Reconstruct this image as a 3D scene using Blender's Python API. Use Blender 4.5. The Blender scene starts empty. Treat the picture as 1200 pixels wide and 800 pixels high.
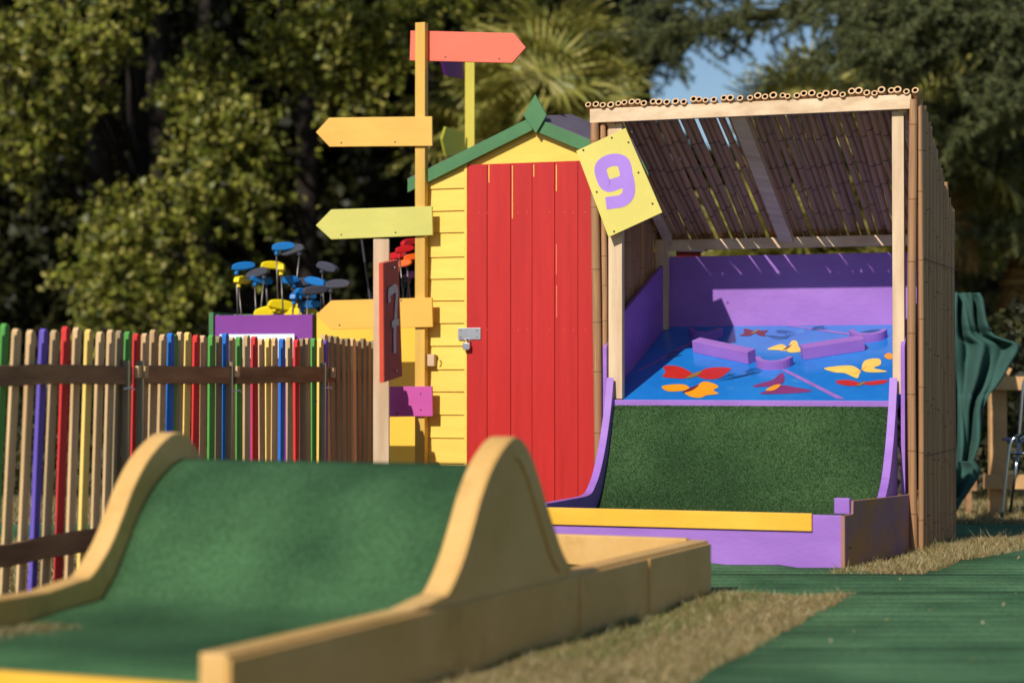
import bpy, bmesh, math, random
import numpy as np
from mathutils import Vector, Matrix, Quaternion
random.seed(7); rng = np.random.default_rng(7)
S = bpy.context.scene
R = math.radians
# ------------------------------------------------------------------ camera, sky, sun, exposure
CAMH, F = 0.93, 2400.0
PITCH = math.atan(40/2400)
cam = bpy.data.cameras.new('camera'); camo = bpy.data.objects.new('camera', cam)
S.collection.objects.link(camo); S.camera = camo
camo.location = (0, 0, CAMH); camo.rotation_euler = (math.pi/2 + PITCH, 0, 0)
cam.sensor_width = 36; cam.lens = 72; cam.clip_end = 500
cam.dof.use_dof = True; cam.dof.focus_distance = 11.3; cam.dof.aperture_fstop = 1.5
SUN_EL, SUN_AZ = 35.0, 30.0          # azimuth: degrees left of straight behind the camera
w = bpy.data.worlds.new('World'); S.world = w; w.use_nodes = True
nt = w.node_tree; sky = nt.nodes.new('ShaderNodeTexSky'); sky.sky_type = 'NISHITA'
sky.sun_disc = False; sky.sun_elevation = R(SUN_EL); sky.sun_rotation = R(180+SUN_AZ)
sky.air_density = 1.0; sky.dust_density = 0.2; sky.ozone_density = 3.5
bg = nt.nodes['Background']; nt.links.new(sky.outputs[0], bg.inputs[0]); bg.inputs[1].default_value = 0.085
sl = bpy.data.lights.new('sun', 'SUN'); sl.energy = 4.3; sl.angle = R(0.5); sl.color = (1, 0.94, 0.85)
so = bpy.data.objects.new('sun', sl); S.collection.objects.link(so)
sdir = Vector((-math.sin(R(SUN_AZ))*math.cos(R(SUN_EL)), -math.cos(R(SUN_AZ))*math.cos(R(SUN_EL)), math.sin(R(SUN_EL))))
so.rotation_euler = sdir.to_track_quat('Z', 'Y').to_euler(); so.location = (-5, -10, 12)
S.view_settings.view_transform = 'Standard'; S.view_settings.look = 'None'
S.view_settings.exposure = 0.0; S.view_settings.gamma = 1.0
S.cycles.use_denoising = True
S.cycles.max_bounces = 6; S.cycles.transparent_max_bounces = 4

# ------------------------------------------------------------------ helpers
def ray(px, py):
    cx, cy = (px-600)/F, (400-py)/F
    return Vector((cx, math.cos(PITCH)-cy*math.sin(PITCH), math.sin(PITCH)+cy*math.cos(PITCH)))
CAM = Vector((0, 0, CAMH))
def at(px, py, Y):
    d = ray(px, py); return CAM + d*(Y/d.y)
def hit(px, py, p0, n):
    d = ray(px, py); t = (Vector(p0)-CAM).dot(n)/d.dot(n); return CAM + d*t
def gz(y):
    t = min(1, max(0, (y-11)/2)); return -0.10*t*t*(3-2*t)
def lin(c): c = c/255; return c/12.92 if c <= .04045 else ((c+.055)/1.055)**2.4
def C(r, g, b, k=1.0): return (lin(r)*k, lin(g)*k, lin(b)*k)

def material(name, rgb, rough=.6, var=.12, scale=6, stretch=(1, 1, 1), bump=.15, fine=60, spec=.35, second=None, rnd=0.0, metal=0, wear=None, bdist=.004):
    m = bpy.data.materials.new(name); m.use_nodes = True; t = m.node_tree; N = t.nodes; L = t.links
    b = N['Principled BSDF']; b.inputs['Roughness'].default_value = rough
    b.inputs['Specular IOR Level'].default_value = spec; b.inputs['Metallic'].default_value = metal
    tc = N.new('ShaderNodeTexCoord'); mp = N.new('ShaderNodeMapping'); mp.inputs['Scale'].default_value = stretch
    oi = N.new('ShaderNodeObjectInfo'); 
    vm = N.new('ShaderNodeVectorMath'); vm.operation = 'MULTIPLY_ADD'
    L.new(oi.outputs['Random'], vm.inputs[0]); vm.inputs[1].default_value = (17, 23, 31); L.new(tc.outputs['Object'], vm.inputs[2])
    L.new(vm.outputs[0], mp.inputs[0])
    n1 = N.new('ShaderNodeTexNoise'); n1.inputs['Scale'].default_value = scale; n1.inputs['Detail'].default_value = 5; L.new(mp.outputs[0], n1.inputs[0])
    n2 = N.new('ShaderNodeTexNoise'); n2.inputs['Scale'].default_value = fine; n2.inputs['Detail'].default_value = 3; L.new(mp.outputs[0], n2.inputs[0])
    a = N.new('ShaderNodeMixRGB'); a.inputs[1].default_value = (*[c*(1-var) for c in rgb], 1)
    s2 = second or tuple(min(1, c*(1+var)) for c in rgb); a.inputs[2].default_value = (*s2, 1)
    cr = N.new('ShaderNodeMapRange'); cr.inputs[1].default_value = .3; cr.inputs[2].default_value = .7; L.new(n1.outputs[0], cr.inputs[0]); L.new(cr.outputs[0], a.inputs[0])
    h = N.new('ShaderNodeHueSaturation'); L.new(a.outputs[0], h.inputs['Color'])
    mr = N.new('ShaderNodeMapRange'); mr.inputs[3].default_value = 1-var*.8; mr.inputs[4].default_value = 1+var*.8
    L.new(n2.outputs[0], mr.inputs[0]); 
    if rnd:
        m2 = N.new('ShaderNodeMapRange'); m2.inputs[3].default_value = 1-rnd; m2.inputs[4].default_value = 1+rnd; L.new(oi.outputs['Random'], m2.inputs[0])
        mu = N.new('ShaderNodeMath'); mu.operation = 'MULTIPLY'; L.new(mr.outputs[0], mu.inputs[0]); L.new(m2.outputs[0], mu.inputs[1]); L.new(mu.outputs[0], h.inputs['Value'])
    else: L.new(mr.outputs[0], h.inputs['Value'])
    out = h.outputs[0]
    if wear:   # (colour, noise scale, threshold, softness)
        n3 = N.new('ShaderNodeTexNoise'); n3.inputs['Scale'].default_value = wear[1]; n3.inputs['Detail'].default_value = 8; n3.inputs['Roughness'].default_value = .7; L.new(mp.outputs[0], n3.inputs[0])
        r3 = N.new('ShaderNodeMapRange'); r3.inputs[1].default_value = wear[2]; r3.inputs[2].default_value = wear[2]+wear[3]; L.new(n3.outputs[0], r3.inputs[0])
        x = N.new('ShaderNodeMixRGB'); L.new(r3.outputs[0], x.inputs[0]); L.new(out, x.inputs[1]); x.inputs[2].default_value = (*wear[0], 1); out = x.outputs[0]
    L.new(out, b.inputs['Base Color'])
    if bump:
        bp = N.new('ShaderNodeBump'); bp.inputs['Strength'].default_value = bump; bp.inputs['Distance'].default_value = bdist
        ad = N.new('ShaderNodeMath'); ad.operation = 'ADD'; L.new(n1.outputs[0], ad.inputs[0]); L.new(n2.outputs[0], ad.inputs[1])
        L.new(ad.outputs[0], bp.inputs['Height']); L.new(bp.outputs[0], b.inputs['Normal'])
    return m
def leafmat(name, cols, trans=.3, rough=.5, spec=.3):
    m = bpy.data.materials.new(name); m.use_nodes = True; t = m.node_tree; N = t.nodes; L = t.links
    b = N['Principled BSDF']; b.inputs['Roughness'].default_value = rough; b.inputs['Specular IOR Level'].default_value = spec
    g = N.new('ShaderNodeNewGeometry'); r = N.new('ShaderNodeValToRGB'); L.new(g.outputs['Random Per Island'], r.inputs[0])
    e = r.color_ramp.elements; e[0].color = (*cols[0], 1); e[1].color = (*cols[-1], 1)
    for i, c in enumerate(cols[1:-1]): x = e.new((i+1)/(len(cols)-1)); x.color = (*c, 1)
    L.new(r.outputs[0], b.inputs['Base Color'])
    if trans:
        tr = N.new('ShaderNodeBsdfTranslucent'); mx = N.new('ShaderNodeMixShader'); mx.inputs[0].default_value = trans
        L.new(r.outputs[0], tr.inputs[0]); L.new(b.outputs[0], mx.inputs[1]); L.new(tr.outputs[0], mx.inputs[2])
        L.new(mx.outputs[0], N['Material Output'].inputs[0])
    return m
def turfmat(name, rgb, rgb2, ripple=False, sheen=True):
    m = material(name, rgb, rough=.85, var=.25, scale=2.2, fine=500, bump=.5, spec=.15, second=rgb2, bdist=.006)
    t = m.node_tree; N = t.nodes; L = t.links; b = N['Principled BSDF']
    n = N.new('ShaderNodeTexNoise'); n.inputs['Scale'].default_value = 70; n.inputs['Detail'].default_value = 6; n.inputs['Roughness'].default_value = .75
    tc = [x for x in N if x.type == 'TEX_COORD'][0]; L.new(tc.outputs['Object'], n.inputs[0])
    src = b.inputs['Base Color'].links[0].from_socket
    h = N.new('ShaderNodeHueSaturation'); mr = N.new('ShaderNodeMapRange'); mr.inputs[1].default_value = .3; mr.inputs[2].default_value = .7
    mr.inputs[3].default_value = .55; mr.inputs[4].default_value = 1.5
    L.new(n.outputs[0], mr.inputs[0]); L.new(mr.outputs[0], h.inputs['Value']); L.new(src, h.inputs['Color']); L.new(h.outputs[0], b.inputs['Base Color'])
    if ripple:
        mp = N.new('ShaderNodeMapping'); mp.inputs['Scale'].default_value = (.12, 1, 1); L.new(tc.outputs['Object'], mp.inputs[0])
        wv = N.new('ShaderNodeTexWave'); wv.bands_direction = 'Y'; wv.inputs['Scale'].default_value = 2.1; wv.inputs['Distortion'].default_value = 2.2; wv.inputs['Detail'].default_value = 3; wv.inputs['Detail Scale'].default_value = 1.6
        L.new(mp.outputs[0], wv.inputs[0]); m2 = N.new('ShaderNodeMapRange'); m2.inputs[1].default_value = .0; m2.inputs[2].default_value = .45; m2.inputs[3].default_value = .68; m2.inputs[4].default_value = 1.06
        L.new(wv.outputs['Fac'], m2.inputs[0]); h2 = N.new('ShaderNodeHueSaturation'); L.new(m2.outputs[0], h2.inputs['Value']); L.new(h.outputs[0], h2.inputs['Color']); L.new(h2.outputs[0], b.inputs['Base Color'])
        # rib shading put into the colour: darker along the wave troughs
    return m

WO = {}
def link(o, parent=None, origin=None):
    S.collection.objects.link(o)
    if origin is None: origin = Vector(o.location)
    WO[o] = Vector(origin)
    if parent is not None:
        o.parent = parent; o.location = Vector(origin)-WO[parent]
    else: o.location = origin
    return o
def tag(o, label=None, cat=None, group=None, kind=None):
    if label: o['label'] = label
    if cat: o['category'] = cat
    if group: o['group'] = group
    if kind: o['kind'] = kind
    return o
def thing(name, loc, label, cat, group=None):
    o = bpy.data.objects.new(name, None); o.empty_display_size = .1
    link(o, None, Vector(loc)); return tag(o, label, cat, group)
class MB:
    def __init__(s): s.v = []; s.f = []
    def poly(s, pts):
        n = len(s.v); s.v += [Vector(p) for p in pts]; s.f.append(tuple(range(n, n+len(pts)))); return s
    def prism(s, pts, off):
        off = Vector(off); n = len(s.v); k = len(pts); pts = [Vector(p) for p in pts]
        s.v += pts + [p+off for p in pts]
        s.f.append(tuple(range(n+k-1, n-1, -1))); s.f.append(tuple(range(n+k, n+2*k)))
        for i in range(k):
            j = (i+1) % k; s.f.append((n+i, n+j, n+k+j, n+k+i))
        return s
    def box(s, c, ax, ay, az):   # corner + three edge vectors
        c = Vector(c); ax, ay = Vector(ax), Vector(ay)
        return s.prism([c, c+ax, c+ax+ay, c+ay], az)
    def tube(s, pts, r, n=8, caps=True):
        pts = [Vector(p) for p in pts]; rs = r if isinstance(r, (list, tuple)) else [r]*len(pts)
        base = len(s.v); up = Vector((0, 0, 1)); prev = None
        for i, p in enumerate(pts):
            d = (pts[min(i+1, len(pts)-1)]-pts[max(i-1, 0)]).normalized()
            if prev is None:
                a = d.cross(up); 
                if a.length < .1: a = d.cross(Vector((1, 0, 0)))
            else: a = prev - d*prev.dot(d)
            a.normalize(); prev = a; b = d.cross(a)
            for k in range(n):
                t = 2*math.pi*k/n; s.v.append(p + (a*math.cos(t)+b*math.sin(t))*rs[i])
        for i in range(len(pts)-1):
            for k in range(n):
                q = (k+1) % n; s.f.append((base+i*n+k, base+i*n+q, base+(i+1)*n+q, base+(i+1)*n+k))
        if caps:
            s.f.append(tuple(range(base+n-1, base-1, -1))); e = base+(len(pts)-1)*n; s.f.append(tuple(range(e, e+n)))
        return s
    def build(s, name, mat, parent=None, bevel=0, smooth=False, origin=None, solid=0, keep=False):
        if origin is None:
            origin = sum(s.v, Vector())/len(s.v)
            if parent is None: origin.z = min(v.z for v in s.v)
        me = bpy.data.meshes.new(name); me.from_pydata([tuple(v-origin) for v in s.v], [], s.f); me.materials.append(mat)
        bm = bmesh.new(); bm.from_mesh(me)
        if not keep: bmesh.ops.recalc_face_normals(bm, faces=bm.faces)
        bm.to_mesh(me); bm.free()
        if smooth: me.shade_smooth()
        o = bpy.data.objects.new(name, me); link(o, parent, origin)
        if solid:
            d = o.modifiers.new('solid', 'SOLIDIFY'); d.thickness = solid; d.offset = 0
        if bevel:
            d = o.modifiers.new('bevel', 'BEVEL'); d.width = bevel; d.segments = 2; d.limit_method = 'ANGLE'; d.angle_limit = R(40)
        return o
def bigmesh(name, V, Fq, mat, parent=None, k=4, origin=(0, 0, 0)):
    V = np.asarray(V, np.float32)-np.asarray(origin, np.float32); Fq = np.asarray(Fq, np.int32)
    me = bpy.data.meshes.new(name); me.vertices.add(len(V)); me.vertices.foreach_set('co', V.ravel())
    nf = len(Fq); me.loops.add(nf*k); me.polygons.add(nf); me.loops.foreach_set('vertex_index', Fq.ravel())
    me.polygons.foreach_set('loop_start', np.arange(0, nf*k, k, dtype=np.int32)); me.update(calc_edges=True); me.materials.append(mat)
    o = bpy.data.objects.new(name, me); return link(o, parent, Vector(origin))
def dupmesh(name, me, parent, origin, quat=None, scale=(1, 1, 1), mat=None):
    o = bpy.data.objects.new(name, me); link(o, parent, Vector(origin))
    o.rotation_mode = 'QUATERNION'
    if quat is not None: o.rotation_quaternion = quat
    o.scale = scale
    if mat is not None:
        o.material_slots[0].link = 'OBJECT'; o.material_slots[0].material = mat
    return o
def ribbon(pts, w, closed=False):
    """flat stroke outline in 2D: list of left and right points"""
    n = len(pts); out = []
    for i, (x, y) in enumerate(pts):
        a = pts[(i-1) % n] if (closed or i > 0) else pts[i]; b = pts[(i+1) % n] if (closed or i < n-1) else pts[i]
        d = Vector((b[0]-a[0], b[1]-a[1])).normalized(); nn = Vector((-d.y, d.x)); ww = w[i] if isinstance(w, (list, tuple)) else w
        out.append(((x+nn.x*ww/2, y+nn.y*ww/2), (x-nn.x*ww/2, y-nn.y*ww/2)))
    return out
def smoothpath(pts, sub=5, closed=False):
    n = len(pts); res = []
    for i in range(n if closed else n-1):
        p = [pts[(i+k-1) % n] if closed else pts[min(max(i+k-1, 0), n-1)] for k in range(4)]
        for j in range(sub):
            t = j/sub
            res.append(tuple(.5*((2*p[1][c])+(-p[0][c]+p[2][c])*t+(2*p[0][c]-5*p[1][c]+4*p[2][c]-p[3][c])*t*t+(-p[0][c]+3*p[1][c]-3*p[2][c]+p[3][c])*t**3) for c in range(len(pts[0]))))
    if not closed: res.append(tuple(pts[-1]))
    return res

# ------------------------------------------------------------------ materials
M = {}
def P(key, *a, **k): M[key] = material(key, *a, **k); return M[key]
pine = C(214, 178, 140)
P('pine_v', pine, .7, .14, 3, (6, 6, .6), .2, 30, second=C(232, 204, 168), rnd=.08)
P('pine_warm', C(206, 160, 108), .7, .16, 3, (3, 3, 3), .2, 30, rnd=.08)
P('pine_h', pine, .7, .14, 3, (.6, 6, 6), .2, 30, second=C(232, 204, 168), rnd=.08)
P('yellow_side', C(246, 204, 88), .5, .06, 3, (.5, 3, 6), .25, 30, rnd=.03, wear=(C(226, 176, 52), 5, .62, .2))
P('yellow_box', C(240, 192, 66), .5, .06, 3, (1, 1, 1), .2, 30)
P('red_door', C(190, 30, 26), .55, .10, 4, (6, 6, .4), .3, 40, second=C(196, 36, 32), rnd=.05, wear=(C(206, 76, 66), 5, .66, .12))
P('green_trim', C(74, 122, 76), .55, .12, 4, (1, 1, 1), .2, 40)
P('felt', C(98, 88, 100), .9, .15, 8, (1, 1, 1), .4, 200)
P('yellow_ramp', C(222, 172, 94), .5, .11, 2.5, (1, 1, 1), .2, 30, second=C(228, 182, 114), wear=(C(172, 130, 66), 3, .56, .25), spec=.3)
P('ply', C(196, 160, 92), .6, .1, 3, (1, 1, 1), .2, 30, wear=(C(150, 112, 60), 2, .55, .3))
P('purple', C(154, 106, 194), .5, .08, 3, (1, 1, 2), .25, 30, second=C(166, 118, 202), wear=(C(140, 88, 170), 4, .64, .15))
P('purple_deep', C(122, 78, 168), .5, .08, 3, (1, 1, 2), .25, 30)
P('purple_worn', C(140, 104, 140), .75, .15, 3, (1, 1, 1), .3, 30, wear=(C(176, 122, 74), 2.0, .36, .2))
P('kerb_yellow', C(244, 180, 50), .45, .08, 3, (.4, 2, 2), .2, 30, second=C(252, 194, 66))
P('pool_blue', C(18, 120, 212), .18, .12, 2.5, (1, 1, 1), .12, 20, spec=.5, second=C(30, 132, 216), wear=(C(70, 150, 214), 7, .60, .12))
P('arrow_coral', C(240, 114, 88), .5, .05, 3, (.5, 3, 3), .15, 40)
P('arrow_gold', C(232, 180, 84), .5, .06, 3, (.5, 3, 3), .2, 40, wear=(C(190, 130, 50), 6, .70, .1))
P('arrow_lime', C(208, 200, 104), .5, .06, 3, (.5, 3, 3), .2, 40)
P('arrow_orange', C(234, 180, 78), .5, .06, 3, (.5, 3, 3), .2, 40)
P('arrow_pink', C(198, 84, 160), .5, .06, 3, (.5, 3, 3), .2, 40)
P('arrow_purple', C(110, 40, 120), .5, .08)
P('arrow_olive', C(196, 192, 60), .5, .08)
P('post_gold', C(216, 170, 76), .55, .1, 3, (5, 5, .5), .25, 30)
P('post_lime', C(214, 196, 78), .55, .1, 3, (5, 5, .5), .25, 30)
P('sign_yellow', C(220, 204, 104), .5, .06, 4, (1, 1, 1), .15, 40)
P('lilac', C(170, 128, 216), .5, .05, 4, (1, 1, 1), .1, 40)
P('sign_red', C(236, 92, 66), .5, .1, 3)
P('digit_grey', C(200, 190, 190), .6, .1)
P('box_purple', C(130, 58, 146), .5, .08, 3)
P('bamboo', C(160, 116, 80), .5, .2, 3, (4, 4, .8), .2, 20, second=C(190, 142, 98), rnd=.2, wear=(C(110, 72, 44), 4, .62, .12))
P('bamboo_dark', C(178, 134, 98), .55, .2, 3, (4, 4, .8), .2, 20, second=C(200, 152, 112), rnd=.2, wear=(C(104, 72, 50), 4, .62, .12))
P('cane_node', C(128, 92, 62), .7, .1, 10)
P('roof_node', C(96, 68, 54), .7, .1, 10)
P('club_steel', C(120, 112, 108), .4, .1, metal=.8)
P('cane_cut', C(216, 174, 128), .7, .1, 10)
P('old_rail', C(144, 108, 76), .8, .25, 3, (.8, .8, 6), .4, 30, second=C(176, 134, 94), rnd=.1)
P('pale_raw', C(206, 168, 116), .7, .18, 3, (6, 6, .6), .3, 30, second=C(226, 190, 140), rnd=.16)
P('pale_brown', C(150, 132, 100), .8, .22, 3, (6, 6, .6), .3, 30, rnd=.15)
P('pale_green', C(84, 156, 68), .6, .12, 3, (4, 4, .6), .2)
P('pale_dkgreen', C(30, 100, 56), .6, .12, 3, (4, 4, .6), .2)
P('pale_red', C(216, 52, 48), .6, .12, 3, (4, 4, .6), .2)
P('pale_purple', C(104, 84, 180), .6, .12, 3, (4, 4, .6), .2)
P('pale_yellow', C(244, 206, 110), .6, .12, 3, (4, 4, .6), .2)
P('pale_blue', C(34, 112, 200), .6, .12, 3, (4, 4, .6), .2)
P('steel', C(190, 190, 195), .35, .08, metal=.9, bump=.05)
P('chrome', C(200, 205, 215), .18, .04, metal=1, bump=.0)
P('white', C(225, 232, 240), .5, .04)
P('black', C(30, 30, 34), .4, .1)
P('club_grey', C(66, 66, 78), .45, .1)
P('club_blue', C(20, 112, 186), .4, .06); P('club_yellow', C(244, 214, 20), .4, .05)
P('club_red', C(204, 30, 40), .4, .06); P('club_orange', C(250, 106, 40), .4, .06)
P('screw', C(80, 60, 40), .5, .1)
P('cloth', C(54, 84, 76), .85, .14, 4, (1, 1, 1), .3, 300, second=C(56, 96, 86))
P('bark', C(44, 36, 30), .9, .3, 6, (2, 2, .5), .8, 30, bdist=.03)
P('bf_red', C(196, 44, 34), .4, .1, 8); P('bf_orange', C(244, 158, 26), .4, .08, 8); P('bf_yellow', C(250, 206, 92), .4, .08, 8)
P('bf_purple', C(132, 54, 110), .4, .1, 8); P('bf_brown', C(116, 40, 50), .4, .1, 8); P('line_pink', C(160, 110, 190), .4, .15, 20); P('bf_body', C(150, 110, 60), .5, .1)
P('line_ink', C(22, 70, 120), .5, .1); P('seatblue', C(40, 50, 80), .6, .1)
P('hutred', C(150, 34, 30), .6, .12, 3)
M['turf_ramp'] = turfmat('turf_ramp', C(54, 88, 56), C(70, 106, 68))
M['turf_hole'] = turfmat('turf_hole', C(46, 74, 42), C(66, 94, 56))
M['turf_path'] = turfmat('turf_path', C(66, 104, 70), C(90, 128, 88), ripple=True)
M['dry_ground'] = material('dry_ground', C(120, 100, 66), .95, .35, 3.3, (1, 1, 1), .9, 90, second=C(98, 98, 54), bdist=.03, wear=(C(160, 134, 92), 14, .52, .15))
M['blades'] = leafmat('blades', [C(108, 106, 54), C(208, 180, 130), C(148, 118, 76), C(116, 120, 60), C(232, 212, 168), C(92, 100, 48), C(176, 144, 96), C(126, 130, 68)], .25, .7)
M['leaves'] = leafmat('leaves', [C(62, 76, 28), C(134, 138, 48), C(94, 106, 38), C(176, 172, 68), C(74, 86, 38), C(196, 184, 98), C(58, 66, 30)], .3, .45)
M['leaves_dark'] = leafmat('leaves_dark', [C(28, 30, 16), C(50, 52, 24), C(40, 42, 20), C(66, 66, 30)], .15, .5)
M['needles'] = leafmat('needles', [C(64, 74, 44), C(100, 106, 62), C(84, 94, 60), C(140, 138, 82)], .2, .6)
M['palm'] = leafmat('palm', [C(130, 132, 58), C(160, 156, 74), C(176, 164, 88), C(112, 122, 50)], .3, .45, .4)
M['palm_dry'] = leafmat('palm_dry', [C(172, 136, 78), C(140, 104, 56), C(190, 156, 96)], .3, .7)
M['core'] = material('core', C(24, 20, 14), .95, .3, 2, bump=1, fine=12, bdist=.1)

# ------------------------------------------------------------------ setting: ground and turf paths
xs = np.concatenate([np.linspace(-120, -12, 12), np.linspace(-10, 10, 60), np.linspace(12, 120, 12)])
ys = np.concatenate([np.linspace(-20, 2, 6), np.linspace(3, 16, 90), np.linspace(18, 250, 20)])
V = []; Fc = []
for j, y in enumerate(ys):
    for x in xs:
        inn = 3 < y < 16 and abs(x) < 10
        V.append((x, y, gz(y)-(.004*(1+math.sin(x*7+y*5)*math.cos(x*3-y*4)) if inn else 0)))
nx = len(xs)
for j in range(len(ys)-1):
    for i in range(nx-1): Fc.append((j*nx+i, j*nx+i+1, (j+1)*nx+i+1, (j+1)*nx+i))
g = bigmesh('ground', V, Fc, M['dry_ground']); g.data.shade_smooth(); tag(g, 'dry straw coloured grass ground', kind='structure')
def sheet(name, rows, label, th=.014):
    V = []; Fc = []; n = 24; k = 0; dense = []
    for (a, b) in zip(rows[:-1], rows[1:]):
        m = max(1, int((b[0]-a[0])/.03))
        for i in range(m): t = i/m; dense.append([a[c]+(b[c]-a[c])*t for c in range(3)])
    dense.append(list(rows[-1])); xr = random.random()*9
    for (y, xl, x2) in dense:
        for i in range(n+1):
            x = xl+(x2-xl)*i/n + (.012*math.sin(y*9+xr) if i in (0, n) else 0)
            yy = y
            V.append((x, yy, gz(yy)+th+.008*math.sin(yy*2*math.pi/(.15 if yy > 7 else .11)+.8*math.sin(x*2.3)+x*1.6)*(.55+.45*math.sin(x*1.1+yy*.7))))
    for j in range(len(dense)-1):
        for i in range(n): q = j*(n+1)+i; Fc.append((q, q+1, q+n+2, q+n+1))
    # skirt
    per = [i for i in range(n+1)] + [j*(n+1)+n for j in range(1, len(dense))] + [(len(dense)-1)*(n+1)+i for i in range(n-1, -1, -1)] + [j*(n+1) for j in range(len(dense)-2, 0, -1)]
    b0 = len(V); V += [(V[i][0], V[i][1], V[i][2]-.03) for i in per]
    for a in range(len(per)): c = (a+1) % len(per); Fc.append((per[c], per[a], b0+a, b0+c))
    o = bigmesh(name, V, Fc, M['turf_path']); o.data.shade_smooth(); return tag(o, label, kind='structure')
sheet('turf_path', [(2.5, -.75, 8), (6.2, .555, 8), (8.66, 1.45, 8)], 'green artificial turf path')
sheet('turf_path', [(8.66, .7, 8), (9.1, .6, 8), (9.42, .4, 8)], 'green artificial turf in front of the purple kerb', .014)
sheet('turf_path', [(9.42, .4, 1.72), (9.72, .2, 1.62), (10.2, .0, .6)], 'green artificial turf along the purple kerb', .013)
sheet('turf_path', [(9.42, 1.86, 8), (9.62, 1.98, 8), (10.24, 2.26, 8), (11.1, 2.8, 8), (11.5, 3.4, 8)], 'green artificial turf path beside the bamboo wall', .013)
sheet('turf_path', [(12.6, -9, 9), (14.0, -9, 9)], 'green artificial turf path running behind the shed', .014)

def blades(name, polys, n, h=(.015, .05), wd=.004, label='', mat='blades'):
    # polys: list of (ymin,ymax,fl(y),fr(y))
    A = [];
    tot = sum((p[1]-p[0])*(p[3]((p[0]+p[1])/2)-p[2]((p[0]+p[1])/2)) for p in polys)
    for p in polys:
        k = int(n*(p[1]-p[0])*(p[3]((p[0]+p[1])/2)-p[2]((p[0]+p[1])/2))/tot)
        y = rng.uniform(p[0], p[1], k); fl = np.array([p[2](t) for t in y]); fr = np.array([p[3](t) for t in y])
        x = fl+(fr-fl)*rng.random(k); A.append(np.stack([x, y, np.array([gz(t) for t in y])], 1))
    Pz = np.concatenate(A); k = len(Pz)
    mk = np.sin(Pz[:, 0]*6.1+2*np.sin(Pz[:, 1]*3.3))+np.sin(Pz[:, 1]*7.7+1.5*np.sin(Pz[:, 0]*4.9))+rng.normal(0, .7, k)
    Pz = Pz[mk > -1.1]; k = len(Pz)
    hh = rng.uniform(h[0], h[1], k)*np.where(rng.random(k) < .03, 1.9, 1.0)*(.6+.5*np.sin(Pz[:, 0]*5+np.sin(Pz[:, 1]*4))**2); an = rng.uniform(0, 6.28, k); ln = rng.uniform(0, 1.5, k)*hh; la = rng.uniform(0, 6.28, k)
    dx = np.stack([np.cos(an), np.sin(an), 0*an], 1)*wd/2
    tip = Pz+np.stack([np.cos(la)*ln, np.sin(la)*ln, hh], 1)
    V = np.stack([Pz-dx, Pz+dx, tip], 1).reshape(-1, 3); Fc = np.arange(3*k).reshape(-1, 3)
    o = bigmesh(name, V, Fc, M[mat], k=3); return tag(o, label, 'grass', kind='stuff')
M['green_blades'] = leafmat('green_blades', [C(104, 118, 56), C(134, 144, 74), C(92, 104, 52), C(164, 166, 100)], .3, .6)
e1 = lambda y: .555+(y-6.2)*.362
rb = lambda y: -.70+(y-5.07)*.435
blades('dry_grass', [(5.0, 8.62, rb, e1)], 150000, (.010, .034), .0055, label='short dry grass between the yellow ramp and the turf path')
blades('green_grass', [(6.6, 8.55, lambda y: rb(y)+.02, lambda y: rb(y)+.45*(e1(y)-rb(y)))], 11000, (.012, .04), .005, label='sparse green blades growing along the foot of the yellow ramp', mat='green_blades')
blades('dry_grass', [(9.45, 10.25, lambda y: 1.60+(y-9.8)*.4, lambda y: 1.9+(y-9.45)*.45), (10.25, 12.6, lambda y: 1.8+(y-10)*.4, lambda y: 2.3+(y-10.25)*.75), (11.5, 12.55, lambda y: 3.0, lambda y: 6.)], 70000, (.012, .05), .005, label='dry grass tufts at the foot of the bamboo wall')
blades('dry_grass', [(14.05, 17.5, lambda y: 2.2, lambda y: 6.5), (5.5, 12.5, lambda y: -5., lambda y: -1.6+(y-8.75)*.33), (14, 17, lambda y: -6, lambda y: -1)], 110000, (.02, .07), .006, label='pale dry lawn beyond the paths')

k = 260; xy = np.stack([rng.uniform(.8, 6, k), rng.uniform(6.3, 11.2, k)], 1); xy = xy[(xy[:, 0] > .6+(xy[:, 1]-6.2)*.38)]; xy = xy[(xy[:, 1] < 9.4) | (xy[:, 0] > 2.1+(xy[:, 1]-9.4)*.5)]
k = len(xy); an = rng.uniform(0, 6.28, k); sz = rng.uniform(.003, .011, k); c_ = np.concatenate([xy, np.full((k, 1), .027)], 1); d1 = np.stack([np.cos(an)*sz, np.sin(an)*sz, rng.uniform(0, .008, k)], 1); d2 = np.stack([-np.sin(an)*sz*.45, np.cos(an)*sz*.45, rng.uniform(0, .006, k)], 1)
o = bigmesh('fallen_leaves', np.stack([c_-d1, c_-d2, c_+d1, c_+d2], 1).reshape(-1, 3), np.arange(4*k).reshape(-1, 4), M['blades']); tag(o, 'tiny dry leaf scraps scattered over the green turf path', 'leaves', kind='stuff')
# ------------------------------------------------------------------ foreground ramp hole
TH = 23.5
ra = Vector((math.sin(R(TH)), math.cos(R(TH)), 0)); rn = Vector((math.cos(R(TH)), -math.sin(R(TH)), 0))
O1 = Vector((-.705, 5.07, 0))        # near end of the right board, outer face
thing_ramp = thing('golf_ramp', O1+ra*1.9-rn*.55, 'pale yellow mini golf hole with a green turf hump in the foreground', 'golf hole')
prof_px = [(500, 702), (512, 700), (524, 692), (540, 656), (552, 616), (562, 580), (574, 548), (588, 524), (600, 512), (610, 515), (620, 532), (629, 558), (638, 588), (648, 620), (658, 648), (668, 664)]
prof = []
for p in prof_px:
    q = hit(*p, O1, rn); prof.append(((q-O1).dot(ra), max(.243, q.z)))
prof = [(s, z) for s, z in prof]
prof[0] = (prof[0][0]-.10, .243); prof[-1] = (prof[-1][0]+.02, .243)
hump = smoothpath(prof, 4)
BT = .08; W1 = 1.29; L1 = 3.83
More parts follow.
